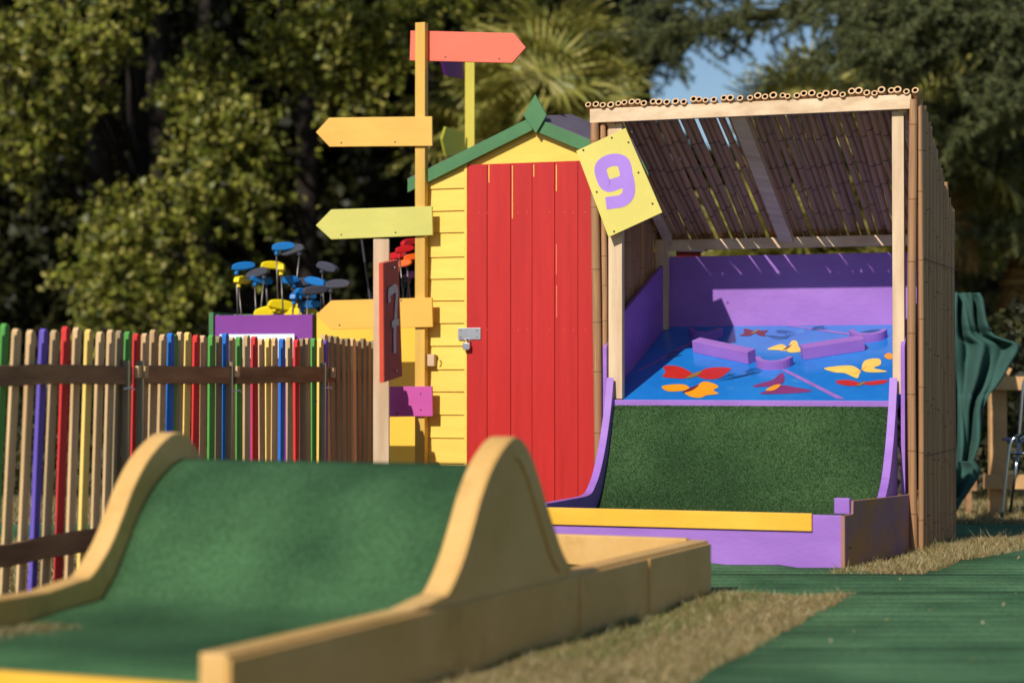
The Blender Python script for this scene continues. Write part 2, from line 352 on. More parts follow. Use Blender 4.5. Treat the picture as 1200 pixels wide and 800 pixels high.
def side_profile(a, b, z0): return [(a, z0), (b, z0)] + [(b, .243)] + [p for p in reversed(hump) if a < p[0] < b] + [(a, .243)]
for off, nm in ((0, 'right'), (-W1, 'left')):
    o_ = O1+rn*off
    pts = [o_+ra*s+Vector((0, 0, z)) for s, z in side_profile(0, L1, 0)]
    sb = MB().prism(pts, -rn*BT).build('side_board', M['yellow_ramp'], thing_ramp, bevel=.006)
    if off == 0:   # second skin: hump panel with a proud rim and butt joint strips on the outer face
        outer = [(s, z) for s, z in hump if z > .25]; mid = sum(s for s, z in outer)/len(outer)
        inner = [(mid+(s-mid)*.80, .25+(z-.25)*.86) for s, z in outer]
        mb = MB(); rp = [o_+ra*s+Vector((0, 0, z-.004)) for s, z in outer]; ip = [o_+ra*s+Vector((0, 0, z)) for s, z in inner]
        for i in range(len(rp)-1): mb.prism([rp[i], rp[i+1], ip[i+1], ip[i]], rn*.008)
        mb.build('rim_strip', M['yellow_ramp'], sb)
        MB().box(o_+rn*.0005+Vector((0, 0, .004)), ra*L1, rn*.012, (0, 0, .226)).build('facing_board', M['yellow_ramp'], sb, bevel=.004)
        for s in (2.33, 3.05):
            MB().box(o_+ra*s+rn*.0125+Vector((0, 0, .006)), ra*.012, rn*.006, (0, 0, .222)).build('joint_batten', M['yellow_ramp'], sb, bevel=.002)
iL = O1-rn*(W1-.0)      # inner face of left board is at -W1 ... boards grow to -rn
MB().box(O1+ra*(L1-.045)-rn*(BT+.002), -rn*(W1-BT-.004), ra*.042, (0, 0, .25)).build('end_board', M['yellow_ramp'], thing_ramp, bevel=.005)
MB().box(O1+ra*.0-rn*(BT+.002), -rn*(W1-BT-.004), ra*.04, (0, 0, .160)).build('end_board', M['kerb_yellow'], thing_ramp, bevel=.005)
FZ = .15
tp = [(.04, FZ), (.55, FZ), (prof[0][0]-.12, FZ)]
cr = max(hump, key=lambda p: p[1])
tp += [(prof[0][0]+.02, FZ+.015)]
for s, z in hump:
    if z > .29 and s < cr[0]-.02: tp.append((s+.025, z-.105))
tp += [(cr[0]+.02, cr[1]-.098), (cr[0]+.08, cr[1]-.115)]
for s, z in hump:
    if s > cr[0]+.06 and z > .3: tp.append((s, z-.13))
tp += [(2.5, .12), (L1-.05, .12)]
tp = sorted(tp); NB = 16
V = []; Fc = []
for s, z in tp:
    for i in range(NB+1):
        p = O1+ra*s-rn*(BT+.001+(W1-BT-.002)*i/NB); V.append((p.x, p.y, z+.003*math.sin(i*1.3+s*6)*(0 if z > .6 else 1)))
for j in range(len(tp)-1):
    for i in range(NB): q = j*(NB+1)+i; Fc.append((q, q+1, q+NB+2, q+NB+1))
o = bigmesh('turf', V, Fc, M['turf_ramp'], thing_ramp, origin=O1+ra*1.5); o.data.shade_smooth()
d = o.modifiers.new('s', 'SOLIDIFY'); d.thickness = .01; d.offset = 0
# dry clippings lying against the left board
k = 5000; ss = rng.uniform(.25, 1.0, k); tt = np.abs(rng.normal(0, .09, k)); base = np.array([list(O1+ra*a-rn*(W1-.012-b)) for a, b in zip(ss, tt)]); base[:, 2] = FZ+.003
an = rng.uniform(0, 6.28, k); dd = np.stack([np.cos(an)*.02, np.sin(an)*.02, rng.uniform(0, .012, k)], 1); ww = np.stack([-np.sin(an)*.002, np.cos(an)*.002, 0*an], 1)
o = bigmesh('grass_clippings', np.stack([base-ww, base+ww, base+dd], 1).reshape(-1, 3), np.arange(3*k).reshape(-1, 3), M['blades'], k=3)
tag(o, 'dry grass clippings lying on the turf by the left board of the ramp', 'clippings', kind='stuff')

# ------------------------------------------------------------------ hole nine: frame of reference
T2 = 20.0
u = Vector((math.cos(R(T2)), -math.sin(R(T2)), 0)); v = Vector((math.sin(R(T2)), math.cos(R(T2)), 0)); Z = Vector((0, 0, 1))
O2 = Vector((2.133, 10.89, 0))
def L(a, b, z): return O2+u*a+v*b+Z*z
def hb(px, py, b): return hit(px, py, L(0, b, 0), v)      # a pixel on the vertical plane at depth b
hole = thing('golf_hole', L(-.9, 0, 0), 'purple mini golf hole with turf quarter pipe and blue butterfly deck under the bamboo shelter', 'golf hole')
DB = 1.22; DZ0, DZ1 = .79, 1.235
slope = Vector((0, 0, 0)); dv = (L(0, DB, DZ1)-L(0, 0, DZ0)); dn = u.cross(dv).normalized()
def deck(px, py, lift=0): return hit(px, py, L(0, 0, DZ0)+dn*lift, dn)
AL, AR = -1.70, -.075
dk = MB().prism([L(AL+.003, 0, DZ0), L(AR-.003, 0, DZ0), L(AR-.003, DB-.012, DZ1-.004), L(AL+.003, DB-.012, DZ1-.004)], -dn*.03).build('deck', M['pool_blue'], hole)
MB().box(L(AL+.004, -.022, DZ0-.04), u*(AR-AL-.008), v*.02, Z*.046).build('deck_edge', M['purple'], hole, bevel=.003)
MB().box(L(AL-.03, DB-.01, .9), u*(AR-AL+.06), v*.018, Z*.76).build('back_wall', M['purple'], hole, bevel=.002)
# upper side walls
for a0, a1, top0, nm in ((AL-.022, AL, 1.12, 'l'), (AR+.012, AR+.034, 1.12, 'r')):
    pts = [L(a0, -.02, .30), L(a0, DB-.012, .30), L(a0, DB-.012, 1.63), L(a0, .10, top0+.09), L(a0, -.02, top0-.03)]
    MB().prism(pts, u*(a1-a0)).build('side_wall', M['purple'], hole, bevel=.002)
# curved side boards following the quarter pipe
curve = smoothpath([(-1.17, .285), (-.8, .285), (-.47, .29), (-.36, .335), (-.27, .41), (-.17, .55), (-.09, .71), (-.045, .84), (-.024, .92)], 4)
for a0, th in ((AL+.001, .042), (AR-.047, .042)):
    bs = -1.17 if a0 < -1 else -.5
    pts = [L(a0, bs, .0), L(a0, -.024, .0)] + [L(a0, b, z) for b, z in reversed(curve) if b > bs] + [L(a0, bs, .286)]
    MB().prism(pts, u*th).build('curved_side', M['purple'], hole, bevel=.002)
tc = smoothpath([(-1.175, .10), (-.8, .105), (-.52, .13), (-.38, .19), (-.27, .285), (-.17, .43), (-.09, .59), (-.026, .765)], 5)
V = []; Fc = []; NB = 24; tw = AR-AL-.088-.004
for b, z in tc:
    for i in range(NB+1): V.append(tuple(L(AL+.045+tw*i/NB, b, z)))
for j in range(len(tc)-1):
    for i in range(NB): q = j*(NB+1)+i; Fc.append((q, q+1, q+NB+2, q+NB+1))
o = bigmesh('turf', V, Fc, M['turf_hole'], hole, origin=L(-.9, -.5, .3)); o.data.shade_smooth()
# turf pile: short fibres so that the ramp glitters
k = 90000; jj = rng.uniform(0, len(tc)-1.001, k); ii = rng.random(k); j0 = jj.astype(int); fr = jj-j0; tca = np.array(tc)
bz = tca[j0]*(1-fr)[:, None]+tca[j0+1]*fr[:, None]; tg = tca[j0+1]-tca[j0]; tg /= np.linalg.norm(tg, axis=1)[:, None]
uu, vv = np.array(u), np.array(v); P0 = np.array(O2)+uu*(AL+.047+(tw-.004)*ii)[:, None]+vv*bz[:, :1]+np.array([0, 0, 1])*bz[:, 1:]
nrm = vv*(-tg[:, 1:])+np.array([0, 0, 1])*tg[:, :1]
tip = P0+nrm*rng.uniform(.006, .012, k)[:, None]+rng.normal(0, .0035, (k, 3)); sd = uu*.0012
M['fibre'] = leafmat('fibre', [C(38, 66, 36), C(58, 88, 46), C(76, 106, 58), C(46, 76, 40), C(120, 144, 90)], .1, .5, .4)
o = bigmesh('turf_pile', np.stack([P0-sd, P0+sd, tip], 1).reshape(-1, 3), np.arange(3*k).reshape(-1, 3), M['fibre'], hole, k=3, origin=L(-.9, -.5, .3)); tag(o, kind='stuff')
# front tray
fl, fr_ = L(-1.74, -1.22, 0), L(-.135, -1.22, 0)
MB().box(fl, fr_-fl, v*.04, Z*.262).build('front_kerb', M['purple'], hole, bevel=.003)
MB().box(fl+u*.02-v*.014+Z*.185, u*(hb(947, 610, -1.22)-fl).dot(u), v*.0135, Z*.085).build('yellow_kerb', M['kerb_yellow'], hole, bevel=.002)
c0, c1 = L(-.135, -1.222, 0), L(-.01, .0, 0); dd = c1-c0
MB().prism([c0, c0+dd*.97, c0+dd*.97+Z*.30, c0+dd*.12+Z*.325, c0+dd*.115+Z*.262, c0+Z*.262], -u*.02).build('side_panel', M['purple_worn'], hole, bevel=.002)
MB().box(L(-.135, -1.10, .262), -u*.075, v*.05, Z*.076).build('kerb_block', M['purple'], hole, bevel=.003)
# bumpers on the deck
def deckbox(p, q, w_, h_):     # p,q are pixels of the front bottom edge on the deck
    A, B = deck(*p), deck(*q); d_ = (B-A); bk = dn.cross(d_).normalized()
    if bk.y < 0: bk = -bk
    return MB().box(A, d_, bk*w_, dn*h_)
deckbox((812, 413), (877, 427), .07, .075).build('bumper', M['purple'], hole, bevel=.003)
deckbox((942, 422), (1014, 411), .07, .075).build('bumper', M['purple'], hole, bevel=.003)
for (cx, cy, rx, half, hh) in ((828, 393, 20, 0, .05), (908, 427, 22, 0, .05), (1018, 395, 22, 0, .05)):
    c = deck(cx, cy); r_ = rx*c.y/F; du = u; db = dn.cross(u).normalized(); 
    if db.y < 0: db = -db
    pts = [c+du*math.cos(math.pi*(1+i/14))*r_+db*math.sin(math.pi*(1+i/14))*r_*.9 for i in range(15)] + [c+du*math.cos(math.pi*(2-i/14))*(r_-.03)+db*math.sin(math.pi*(2-i/14))*(r_-.03)*.9 for i in range(15)]
    mb = MB()
    for i in range(14): mb.prism([pts[i], pts[i+1], pts[28-i], pts[29-i]], dn*hh)
    mb.build('curved_bumper', M['purple'], hole)
# painted lines and butterflies (flat paint films lying on the deck)
def film(name, polys, mat, lift=.0015, parent=dk):
    mb = MB()
    for p in polys: mb.poly([deck(x, y, lift) for x, y in p])
    return mb.build(name, mat, parent, keep=True)
for pl_ in ([(748, 436), (750, 433), (812, 399), (812, 402)], [(915, 433), (922, 433), (990, 467), (981, 467)], [(905, 379), (911, 379), (1002, 391), (1000, 393)]): film('painted_line', [pl_], M['line_pink'])
def wing(pts): return smoothpath(pts, 4, True)
BF = {
 'bf_red': [([(812, 438), (795, 429), (778, 429), (780, 436), (776, 441), (790, 443), (804, 443)]), ([(816, 439), (830, 431), (856, 431), (850, 438), (842, 443), (828, 444)])],
 'bf_orange': [([(808, 455), (800, 450), (776, 452), (782, 458), (797, 458)]), ([(812, 455), (824, 447), (836, 449), (842, 453), (836, 457), (842, 461), (828, 463), (820, 466), (808, 464), (802, 459)])],
 'bf_purple': [([(906, 452), (882, 453), (890, 449), (905, 445), (915, 437), (919, 439), (918, 448)]), ([(908, 455), (890, 461), (920, 461), (952, 458), (930, 453), (916, 451)])],
 'bf_yellow': [([(1008, 434), (996, 428), (966, 431), (978, 436), (990, 437), (1004, 443), (1007, 438)]), ([(1010, 432), (1014, 422), (1030, 420), (1032, 427), (1024, 431), (1040, 435), (1018, 436)])],
 'bf_brown': [([(884, 388), (872, 385), (872, 390), (867, 393), (880, 393)]), ([(886, 388), (900, 387), (896, 391), (898, 394), (888, 392)])],
 'bf_yellow2': [([(922, 407), (915, 403), (899, 409), (912, 410), (920, 411)]), ([(924, 406), (928, 399), (934, 400), (936, 406), (940, 411), (928, 413), (922, 411)])],
 'bf_red2': [([(1008, 449), (995, 445), (980, 446), (984, 450), (1000, 452)]), ([(1011, 449), (1024, 446), (1040, 445), (1036, 449), (1020, 451)])],
 'bf_orange2': [([(1036, 417), (1042, 413), (1048, 418), (1042, 421)])],
}
for kk, ws in BF.items():
    o = film('painted_butterfly', [wing(p) for p in ws], M[kk.rstrip('2')], .002)
    cx = sum(p[0] for p in ws[0])/len(ws[0]); a = ws[0][0]
    if kk != 'bf_orange2':
        b = ws[1][0]; s_ = 9 if '2' not in kk and kk != 'bf_brown' else 5
        film('painted_body', [smoothpath([(a[0]-s_, a[1]+s_*.55), (a[0]+1, a[1]-1), (b[0]+s_*.8, b[1]-s_*.5), (b[0]-1, b[1]+2)], 3, True)], M['bf_brown' if kk in ('bf_orange', 'bf_yellow2') else ('bf_orange' if kk in ('bf_purple', 'bf_yellow') else 'bf_body')], .0032, o)
for (cx, cy, rx, ry, n) in ((868, 438, 26, 7, 5), (1022, 391, 22, 6, 4), (914, 392, 20, 6, 4), (790, 415, 14, 5, 3), (880, 420, 10, 3, 3), (960, 384, 14, 3, 3)):
    mb = MB(); r0 = random.random()*6
    for q in range(n):
        pts = [(cx+rx*(.4+.13*q)*math.cos(t+r0)*(1+.15*math.sin(3*t+q)), cy+ry*(.4+.13*q)*math.sin(t)*(1+.1*math.cos(2*t+q))) for t in np.linspace(0, 5.2, 24)]
        rb_ = ribbon(pts, .32)
        for i in range(23): mb.poly([deck(*rb_[i][0], .0024), deck(*rb_[i+1][0], .0024), deck(*rb_[i+1][1], .0024), deck(*rb_[i][1], .0024)])
    mb.build('drawn_flower', M['line_ink'], dk, keep=True)

# ------------------------------------------------------------------ bamboo shelter
shelter = thing('bamboo_shelter', L(-.9, .6, 0), 'bamboo cane shelter with sloping roof standing over the purple golf hole', 'shelter')
def cane_mesh(seed, r=.5, n=10, nodes=7, body='bamboo'):
    rr = random.Random(seed); zs = sorted([ (i+.5+rr.uniform(-.2, .2))/nodes for i in range(nodes)])
    rings = [(0, 1)]
    for z in zs: rings += [(z-.008, 1), (z-.002, 1.06), (z+.001, .97), (z+.005, 1.04), (z+.010, 1)]
    rings += [(1, .96)]
    V = []; Fc = []
    wob = [(rr.uniform(-.25, .25), rr.uniform(-.25, .25))]*2
    for z, s in rings:
        bx = .35*r*math.sin(z*4+seed); by = .3*r*math.sin(z*3.1+seed*2)
        for k in range(n): V.append((bx+r*s*math.cos(2*math.pi*k/n), by+r*s*math.sin(2*math.pi*k/n), z))
    for i in range(len(rings)-1):
        for k in range(n): q = (k+1) % n; Fc.append((i*n+k, i*n+q, (i+1)*n+q, (i+1)*n+k))
    mats = [3 if (i > 0 and (i-1) % 5 in ((1,) if body == 'bamboo' else (1, 2)) and i < len(rings)-2) else 0 for i in range(len(rings)-1) for k in range(n)]
    # cut end at z=0: hollow ring
    b0 = len(V)
    bx0 = .35*r*math.sin(seed); by0 = .3*r*math.sin(seed*2)
    for k in range(n): V.append((bx0+r*.60*math.cos(2*math.pi*k/n), by0+r*.60*math.sin(2*math.pi*k/n), 0))
    for k in range(n): V.append((bx0+r*.57*math.cos(2*math.pi*k/n), by0+r*.57*math.sin(2*math.pi*k/n), .03))
    for k in range(n): q = (k+1) % n; Fc.append((k, b0+k, b0+q, q)); mats.append(1)
    for k in range(n): q = (k+1) % n; Fc.append((b0+k, b0+n+k, b0+n+q, b0+q)); mats.append(2)
    Fc.append(tuple(range(b0+n, b0+2*n))); mats.append(2)
    e = (len(rings)-1)*n; Fc.append(tuple(range(e, e+n))); mats.append(1)
    me = bpy.data.meshes.new('cane'); me.from_pydata(V, [], Fc)
    for m_ in (body, 'cane_cut', 'bark', 'cane_node' if body == 'bamboo' else 'roof_node'): me.materials.append(M[m_])
    me.polygons.foreach_set('material_index', mats); me.update()
    bm = bmesh.new(); bm.from_mesh(me); bmesh.ops.recalc_face_normals(bm, faces=bm.faces); bm.to_mesh(me); bm.free(); me.shade_smooth()
    for p_ in me.polygons:
        if p_.material_index in (1, 2): p_.use_smooth = False
    return me
canes = [cane_mesh(i) for i in range(6)]; roofcanes = [cane_mesh(i+10, body='bamboo_dark', nodes=6) for i in range(6)]
def cane(p0, p1, dia, parent=shelter, mat=None, roof=False):
    p0, p1 = Vector(p0), Vector(p1); d_ = p1-p0; q = d_.to_track_quat('Z', 'Y') @ Quaternion((0, 0, 1), random.uniform(0, 6.28))
    return dupmesh('cane', random.choice(roofcanes if roof else canes), parent, p0, q, (dia, dia, d_.length), mat)
BF_Z, BB_Z = 2.40, 1.775            # roof underside at front and back
zr = lambda b: BF_Z+(BB_Z-BF_Z)*b/1.25
a = -1.81; i = 0
while a < .03:
    dia = random.uniform(.034, .045); gap = random.choice([.001, .003, .002, .006, .004, .003])
    if -1.35 < a < -.8: gap += random.choice([0, .003, .007])
    sk = random.uniform(-.012, .012); f0 = random.uniform(-.056, -.048); b1 = random.uniform(1.36, 1.42)
    c_ = a+dia/2
    cane(L(c_, f0, 2.424+dia/2+random.uniform(0, .006)), L(c_+sk, b1, zr(b1)+dia/2+.012+random.uniform(0, .008)), dia, roof=True)
    a += dia+gap
MB().box(L(-1.79, -.045, 2.345), u*1.79, v*.026, Z*.078).build('front_beam', M['pine_h'], shelter, bevel=.003)
MB().box(L(-1.79, 1.21, 1.70), u*1.79, v*.04, Z*.065).build('back_beam', M['pine_h'], shelter, bevel=.003)
for a0, wd in ((-.99, .085), (-1.705, .045), (-.075, .045)):
    p = [L(a0, -.004, zr(0)-.005), L(a0, 1.208, zr(1.208)-.005)]
    MB().prism([p[0], p[1], p[1]-Z*.06, p[0]-Z*.06], u*wd).build('rafter', M['pine_h'], shelter, bevel=.003)
def post(px0, px1, b, z0, z1, d_=.05):
    A = hb(px0, 440, b); B = hb(px1, 440, b)
    c = A.copy(); c.z = z0
    return MB().box(c, (B-A), v*d_, Z*(z1-z0)).build('post', M['pine_v'], shelter, bevel=.003)
post(713, 729, .002, .80, 2.343); post(1046, 1060, .002, .83, 2.343); post(768, 782, 1.14, 1.21, zr(1.14)-.067)
# corner poles
cane(L(-1.752, -.028, .20), L(-1.756, -.028, 2.343), .05); cane(L(-1.722, .0, .9), L(-1.722, .0, 2.34), .036); cane(L(-1.69, .03, .9), L(-1.69, .03, 2.34), .036); cane(L(.005, -.03, -.02), L(.005, -.03, 2.395), .046)
cane(L(.040, -.01, -.02), L(.040, -.01, 2.36), .03)
# side walls of upright canes
b = .012
while b < 1.25:
    dia = random.uniform(.036, .045)
    zt = zr(b)+.0+random.uniform(-.02, .03)+(.06*b)
    cane(L(.035+random.uniform(-.004, .004), b+dia/2, -.05+gz(11)), L(.035, b+dia/2+random.uniform(-.006, .006), zt), dia); b += dia+random.choice([0, .001, .003])
b = .012
while b < 1.235:
    dia = random.uniform(.036, .045)
    cane(L(-1.762, b+dia/2, .15), L(-1.765, b+dia/2+random.uniform(-.006, .006), zr(b)-.01), dia); b += dia+random.choice([0, .002, .006])
for z_ in (1.9, .5): MB().box(L(.058, .02, z_ if z_ < 1 else 1.55), v*1.2, u*.004, Z*.004).build('binding_wire', M['screw'], shelter)

# number nine sign
def plane_frame(px4, b):   # four pixel corners on the vertical plane b
    return [hb(x, y, b) for x, y in px4]
sg = thing('number_sign', hb(713, 278, -.07), 'yellow square board with a lilac painted 9, tilted on the shelter post', 'sign', None)
c4 = plane_frame([(675, 177), (733, 150), (776, 249), (713, 278)], -.068)
MB().prism(c4, v*.012).build('board', M['sign_yellow'], sg, bevel=.0015)
def cr3(x, y): return (660+x/2.553, 80+y/2.553)
loop = smoothpath([(112, 300), (128, 281), (155, 274), (180, 282), (188, 310), (184, 335), (160, 345), (135, 352), (120, 335)], 5, True)
tail = smoothpath([(182, 290), (190, 320), (196, 350), (194, 378), (176, 396), (150, 401), (128, 404)], 5)
mb = MB()
for path, wd, cl, lift in ((loop, 37, True, .0006), (tail, 37, False, .0014)):
    rb_ = ribbon(path, wd, cl); n = len(path)
    for i in range(n if cl else n-1):
        j = (i+1) % n; mb.poly([hb(*cr3(*q), -.068-lift) for q in (rb_[i][0], rb_[j][0], rb_[j][1], rb_[i][1])])
mb.build('digit', M['lilac'], sg, keep=True)
for x, y in [(195, 222), (267, 405), (152, 488), (100, 370), (225, 312), (205, 190), (145, 208), (60, 245)]:
    c = hb(*cr3(x, y), -.0705); MB().prism([c+u*math.cos(t)*.006+Z*math.sin(t)*.006 for t in np.linspace(0, 5.5, 8)], v*.003).build('screw', M['screw'], sg)

# ------------------------------------------------------------------ garden shed
SC = Vector((.122, 12.66, 0)); HW = .735; gs = gz(12.6)
def Sh(a, b, z): return SC+u*a+v*b+Z*z
def sp(px, py, b=0): return hit(px, py, Sh(0, b, 0), v)
shed = thing('garden_shed', Sh(0, .6, gs), 'yellow timber garden shed with a red boarded door and green gable trim', 'shed')
pk = sp(627, 150); EZ = sp(498, 214).z; DX0, DX1 = (sp(549, 300)-SC).dot(u), (sp(703, 300)-SC).dot(u)
PKZ = pk.z+.01; PA = (pk-SC).dot(u); TZ = sp(620, 191).z; sl_ = (PKZ-EZ)/(PA+HW)
topz = lambda a: PKZ-abs(a-PA)*sl_
# siding: individual boards with drip lips; left of the door and across the gable
rows = [543, 513, 486, 459, 433, 405.5, 379, 352.5, 327, 301.5, 273, 247.5, 221.5, 194.5]
zs = [sp(525, y).z for y in rows]; zs = [gs+.02+.135*i for i in range(6) if gs+.02+.135*i < zs[0]-.06]+zs
def clap(a0, a1, z0, z1, nm='siding_board'):
    def cl(a, z): return min(z, topz(a)-.002)
    mids = [a0, a1] + ([PA] if a0 < PA < a1 else [])
    lo = [(a0, z0), (a1, z0)]
    if topz(a0) <= z0 and topz(a1) <= z0: return
    poly = []
    aa = a0; bb = a1
    if topz(a0) < z0: aa = PA-(PKZ-z0)/sl_
    if topz(a1) < z0: bb = PA+(PKZ-z0)/sl_
    poly = [(aa, z0), (bb, z0)]
    xb = min(bb, PA+(PKZ-z1)/sl_) if PKZ > z1 else PA; xa = max(aa, PA-(PKZ-z1)/sl_) if PKZ > z1 else PA
    if cl(bb, z1) > z0+.002 and cl(bb, z1) < z1: poly.append((bb, cl(bb, z1)))
    if PKZ > z1: 
        poly.append((xb, z1)); 
        if xa < xb-.001: poly.append((xa, z1))
    else: poly.append((PA, PKZ-.002))
    if cl(aa, z1) > z0+.002 and cl(aa, z1) < z1: poly.append((aa, cl(aa, z1)))
    mb = MB(); h = z1-z0
    f = [Sh(a_, -.016+.010*(z_-z0)/h, z_) for a_, z_ in poly]; bk = [Sh(a_, .0, z_) for a_, z_ in poly]; n = len(poly)
    mb.v = f+bk; mb.f = [tuple(range(n)), tuple(range(2*n-1, n-1, -1))]+[(i, (i+1) % n, n+(i+1) % n, n+i) for i in range(n)]
    mb.build(nm, M['yellow_side'], shed, bevel=.0012)
for z0, z1 in zip(zs[:-1], zs[1:]): clap(-HW, DX0-.022, z0+.0015, z1-.001); clap(DX1+.01, HW, z0+.0015, z1-.001)
g1 = sp(620, 168).z
clap(-HW, DX0-.022, zs[-1]+.0015, TZ+.012-.001); clap(DX1+.01, HW, zs[-1]+.0015, TZ+.011)
clap(-HW, HW, TZ+.0135, g1); clap(-HW, HW, g1+.0015, PKZ)
MB().box(Sh(DX0-.021, -.02, gs+.1), u*.018, v*.03, Z*(TZ-gs-.1+.01)).build('door_frame', M['yellow_side'], shed, bevel=.002)
# backing, side walls, back
MB().prism([Sh(-HW+.01, .002, gs), Sh(HW-.01, .002, gs), Sh(HW-.01, .002, topz(HW)-.02), Sh(PA, .002, PKZ-.02), Sh(-HW+.01, .002, topz(-HW)-.02)], v*.015).build('front_frame', M['yellow_side'], shed)
SD = .62
for sx in (-1, 1):
    for i in range(15):
        z0 = gs+.02+i*.135; z1 = min(z0+.134, topz(sx*HW)-.01)
        if z1 > z0+.02:
            mb = MB(); o_ = Sh(sx*HW, .02, z0); mb.prism([o_, o_+Z*(z1-z0), o_+Z*(z1-z0)+u*sx*.004, o_+u*sx*.014], v*SD).build('siding_board', M['yellow_side'], shed)
MB().prism([Sh(-HW, SD+.02, gs), Sh(HW, SD+.02, gs), Sh(HW, SD+.02, topz(HW)-.01), Sh(PA, SD+.02, PKZ-.01), Sh(-HW, SD+.02, topz(-HW)-.01)], v*.015).build('back_wall', M['yellow_side'], shed)
# door
door = MB().box(Sh(DX0+.004, -.004, gs+.13), u*(DX1-DX0-.008), v*.006, Z*(TZ-gs-.14)).build('door', M['yellow_side'], shed)
edges = [549, 572.5, 600, 625, 651.5, 678.5, 703]
for i in range(6):
    A, B = (sp(edges[i], 300)-SC).dot(u), (sp(edges[i+1], 300)-SC).dot(u)
    g_ = .0035 if i in (0, 1, 3) else .002
    MB().box(Sh(A+.0005, -.022, gs+.12), u*(B-A-g_), v*.0175, Z*(TZ-gs-.12)).build('door_board', M['red_door'], door, bevel=.0015)
for px_, ya, yb_ in ((573, 193, 214), (600.5, 194, 256), (625.5, 193, 207), (652, 193, 224), (652, 286, 322), (652.3, 334, 372)):
    A_ = sp(px_-.45, yb_, -.0225); MB().box(A_, u*.0048, v*.004, Z*(sp(px_, ya, -.0225).z-A_.z)).build('joint_filler', M['arrow_coral'] if ya > 250 else M['yellow_side'], door)
# nail dots
mb = MB()
for y in (249, 386.5):
    for x in (561, 571, 607, 617.5, 644, 661, 671.5, 686):
        c = sp(x, y+random.uniform(-.6, .6), -.0226); mb.prism([c+u*math.cos(t)*.0032+Z*math.sin(t)*.0032 for t in np.linspace(0, 5.2, 6)], v*.003)
mb.build('nail', M['arrow_coral'], door)
A = sp(536.5, 398, -.03); B = sp(563, 384, -.03)
hasp = MB().box(Sh((A-SC).dot(u), -.028, A.z), u*(B-A).dot(u), v*.004, Z*(B.z-A.z)).build('hasp', M['steel'], door, bevel=.0015)
mb = MB()
for x in (540, 559):
    for y in (387, 395): c = sp(x, y, -.0285); mb.prism([c+u*math.cos(t)*.004+Z*math.sin(t)*.004 for t in np.linspace(0, 5.2, 6)], -v*.002)
mb.build('screw', M['screw'], hasp)
c = sp(547, 402, -.045); pl = thing('padlock', c-Z*.05, 'steel padlock hanging from the hasp on the red shed door', 'padlock')
MB().tube([c+Vector((math.cos(t)*.017, 0, math.sin(t)*.017+.01)) for t in np.linspace(-.3, math.pi+.3, 14)], .0045, 8).build('shackle', M['chrome'], pl, smooth=True)
bx_ = MB(); q = Sh((c-SC).dot(u)-.024, -.058, c.z-.042); bx_.prism([q+u*.004, q+u*.044, q+u*.048+Z*.012, q+u*.048+Z*.036, q+u*.04+Z*.044, q+u*.008+Z*.044, q+Z*.036, q+Z*.012], v*.022); bx_.build('lock_body', M['steel'], pl, bevel=.003)
A = sp(499, 429, -.05); wb = MB().box(Sh((A-SC).dot(u), -.055, A.z), u*.058, v*.038, Z*.075).build('latch_block', M['pine_v'], shed, bevel=.003)
cc = sp(510, 420, -.06); MB().tube([cc+Vector((.003+.014*math.cos(t), 0, .02*math.sin(t))) for t in np.linspace(-1.5, 1.5, 8)], .004, 6).build('latch_hook', M['screw'], wb)
# barge boards, finial, roof
for s_ in (-1, 1):
    ae = PA+s_*(HW+.10) if s_ < 0 else HW+.03
    p0 = Sh(PA+s_*.002, -.05, PKZ+.055); p1 = Sh(ae, -.05, topz(ae)+.055)
    MB().prism([p0, p1, p1-Z*.085, p0-Z*.085], v*.02).build('barge_board', M['green_trim'], shed, bevel=.002)
    q0 = Sh(PA, -.028, PKZ+.057+.004); q1 = Sh(ae+s_*.01, -.028, topz(ae)+.057+.004)
    fm = MB().prism([q0, q1, q1-Z*.012, q0-Z*.012], v*(SD+.12)); 
    for k_ in range(4, 8): fm.v[k_] = fm.v[k_]+Z*.10
    fm.build('roof_felt', M['felt'], shed, bevel=.002)
    MB().prism([q0-Z*.014+v*.022, q1-Z*.014+v*.022, q1-Z*.05+v*.022, q0-Z*.05+v*.022], v*(SD+.08)).build('roof_boards', M['pine_h'], shed)
fx = [sp(627, 110.5, -.07), sp(640.5, 135, -.07), sp(628, 156.5, -.07), sp(613, 135, -.07)]
MB().prism(fx, v*.018).build('finial', M['green_trim'], shed, bevel=.002)

# ------------------------------------------------------------------ signposts with arrow boards
PB = -.085
signpost = thing('signpost', Sh((sp(492, 400, PB)-SC).dot(u), PB, gs), 'tall golden signpost with four left-pointing arrow boards and a coral one pointing right', 'signpost')
def vbox(px0, px1, y0, y1, b, d_, mat, parent, name, base=None, bev=.002, pl=sp):
    A, B = pl(px0, y1, b), pl(px1, y0, b); z0 = A.z if base is None else base
    c = A.copy(); c.z = z0; 
    return MB().box(c, u*(B-A).dot(u), v*d_, Z*(B.z-z0)).build(name, mat, parent, bevel=bev)
vbox(486, 498, 26, 600, PB, .055, M['post_gold'], signpost, 'post', gs)
def arrow(pts, b, d_, mat, lab, screws, parent=signpost):
    mb = MB().prism([sp(x, y, b) for x, y in pts], v*d_)
    o = mb.build('arrow_board', mat, parent, bevel=.002); tag(o, lab)
    mb = MB()
    for x, y in screws:
        c = sp(x, y, b-.001); mb.prism([c+u*math.cos(t)*.006+Z*math.sin(t)*.006 for t in np.linspace(0, 5.2, 7)], v*.004)
    if screws: mb.build('screw', M['screw'], o)
arrow([(481, 36), (602, 39), (616, 56), (600, 74), (480, 71)], PB+.057, .018, M['arrow_coral'], 'coral arrow board pointing right', [(522, 67), (585, 69)])
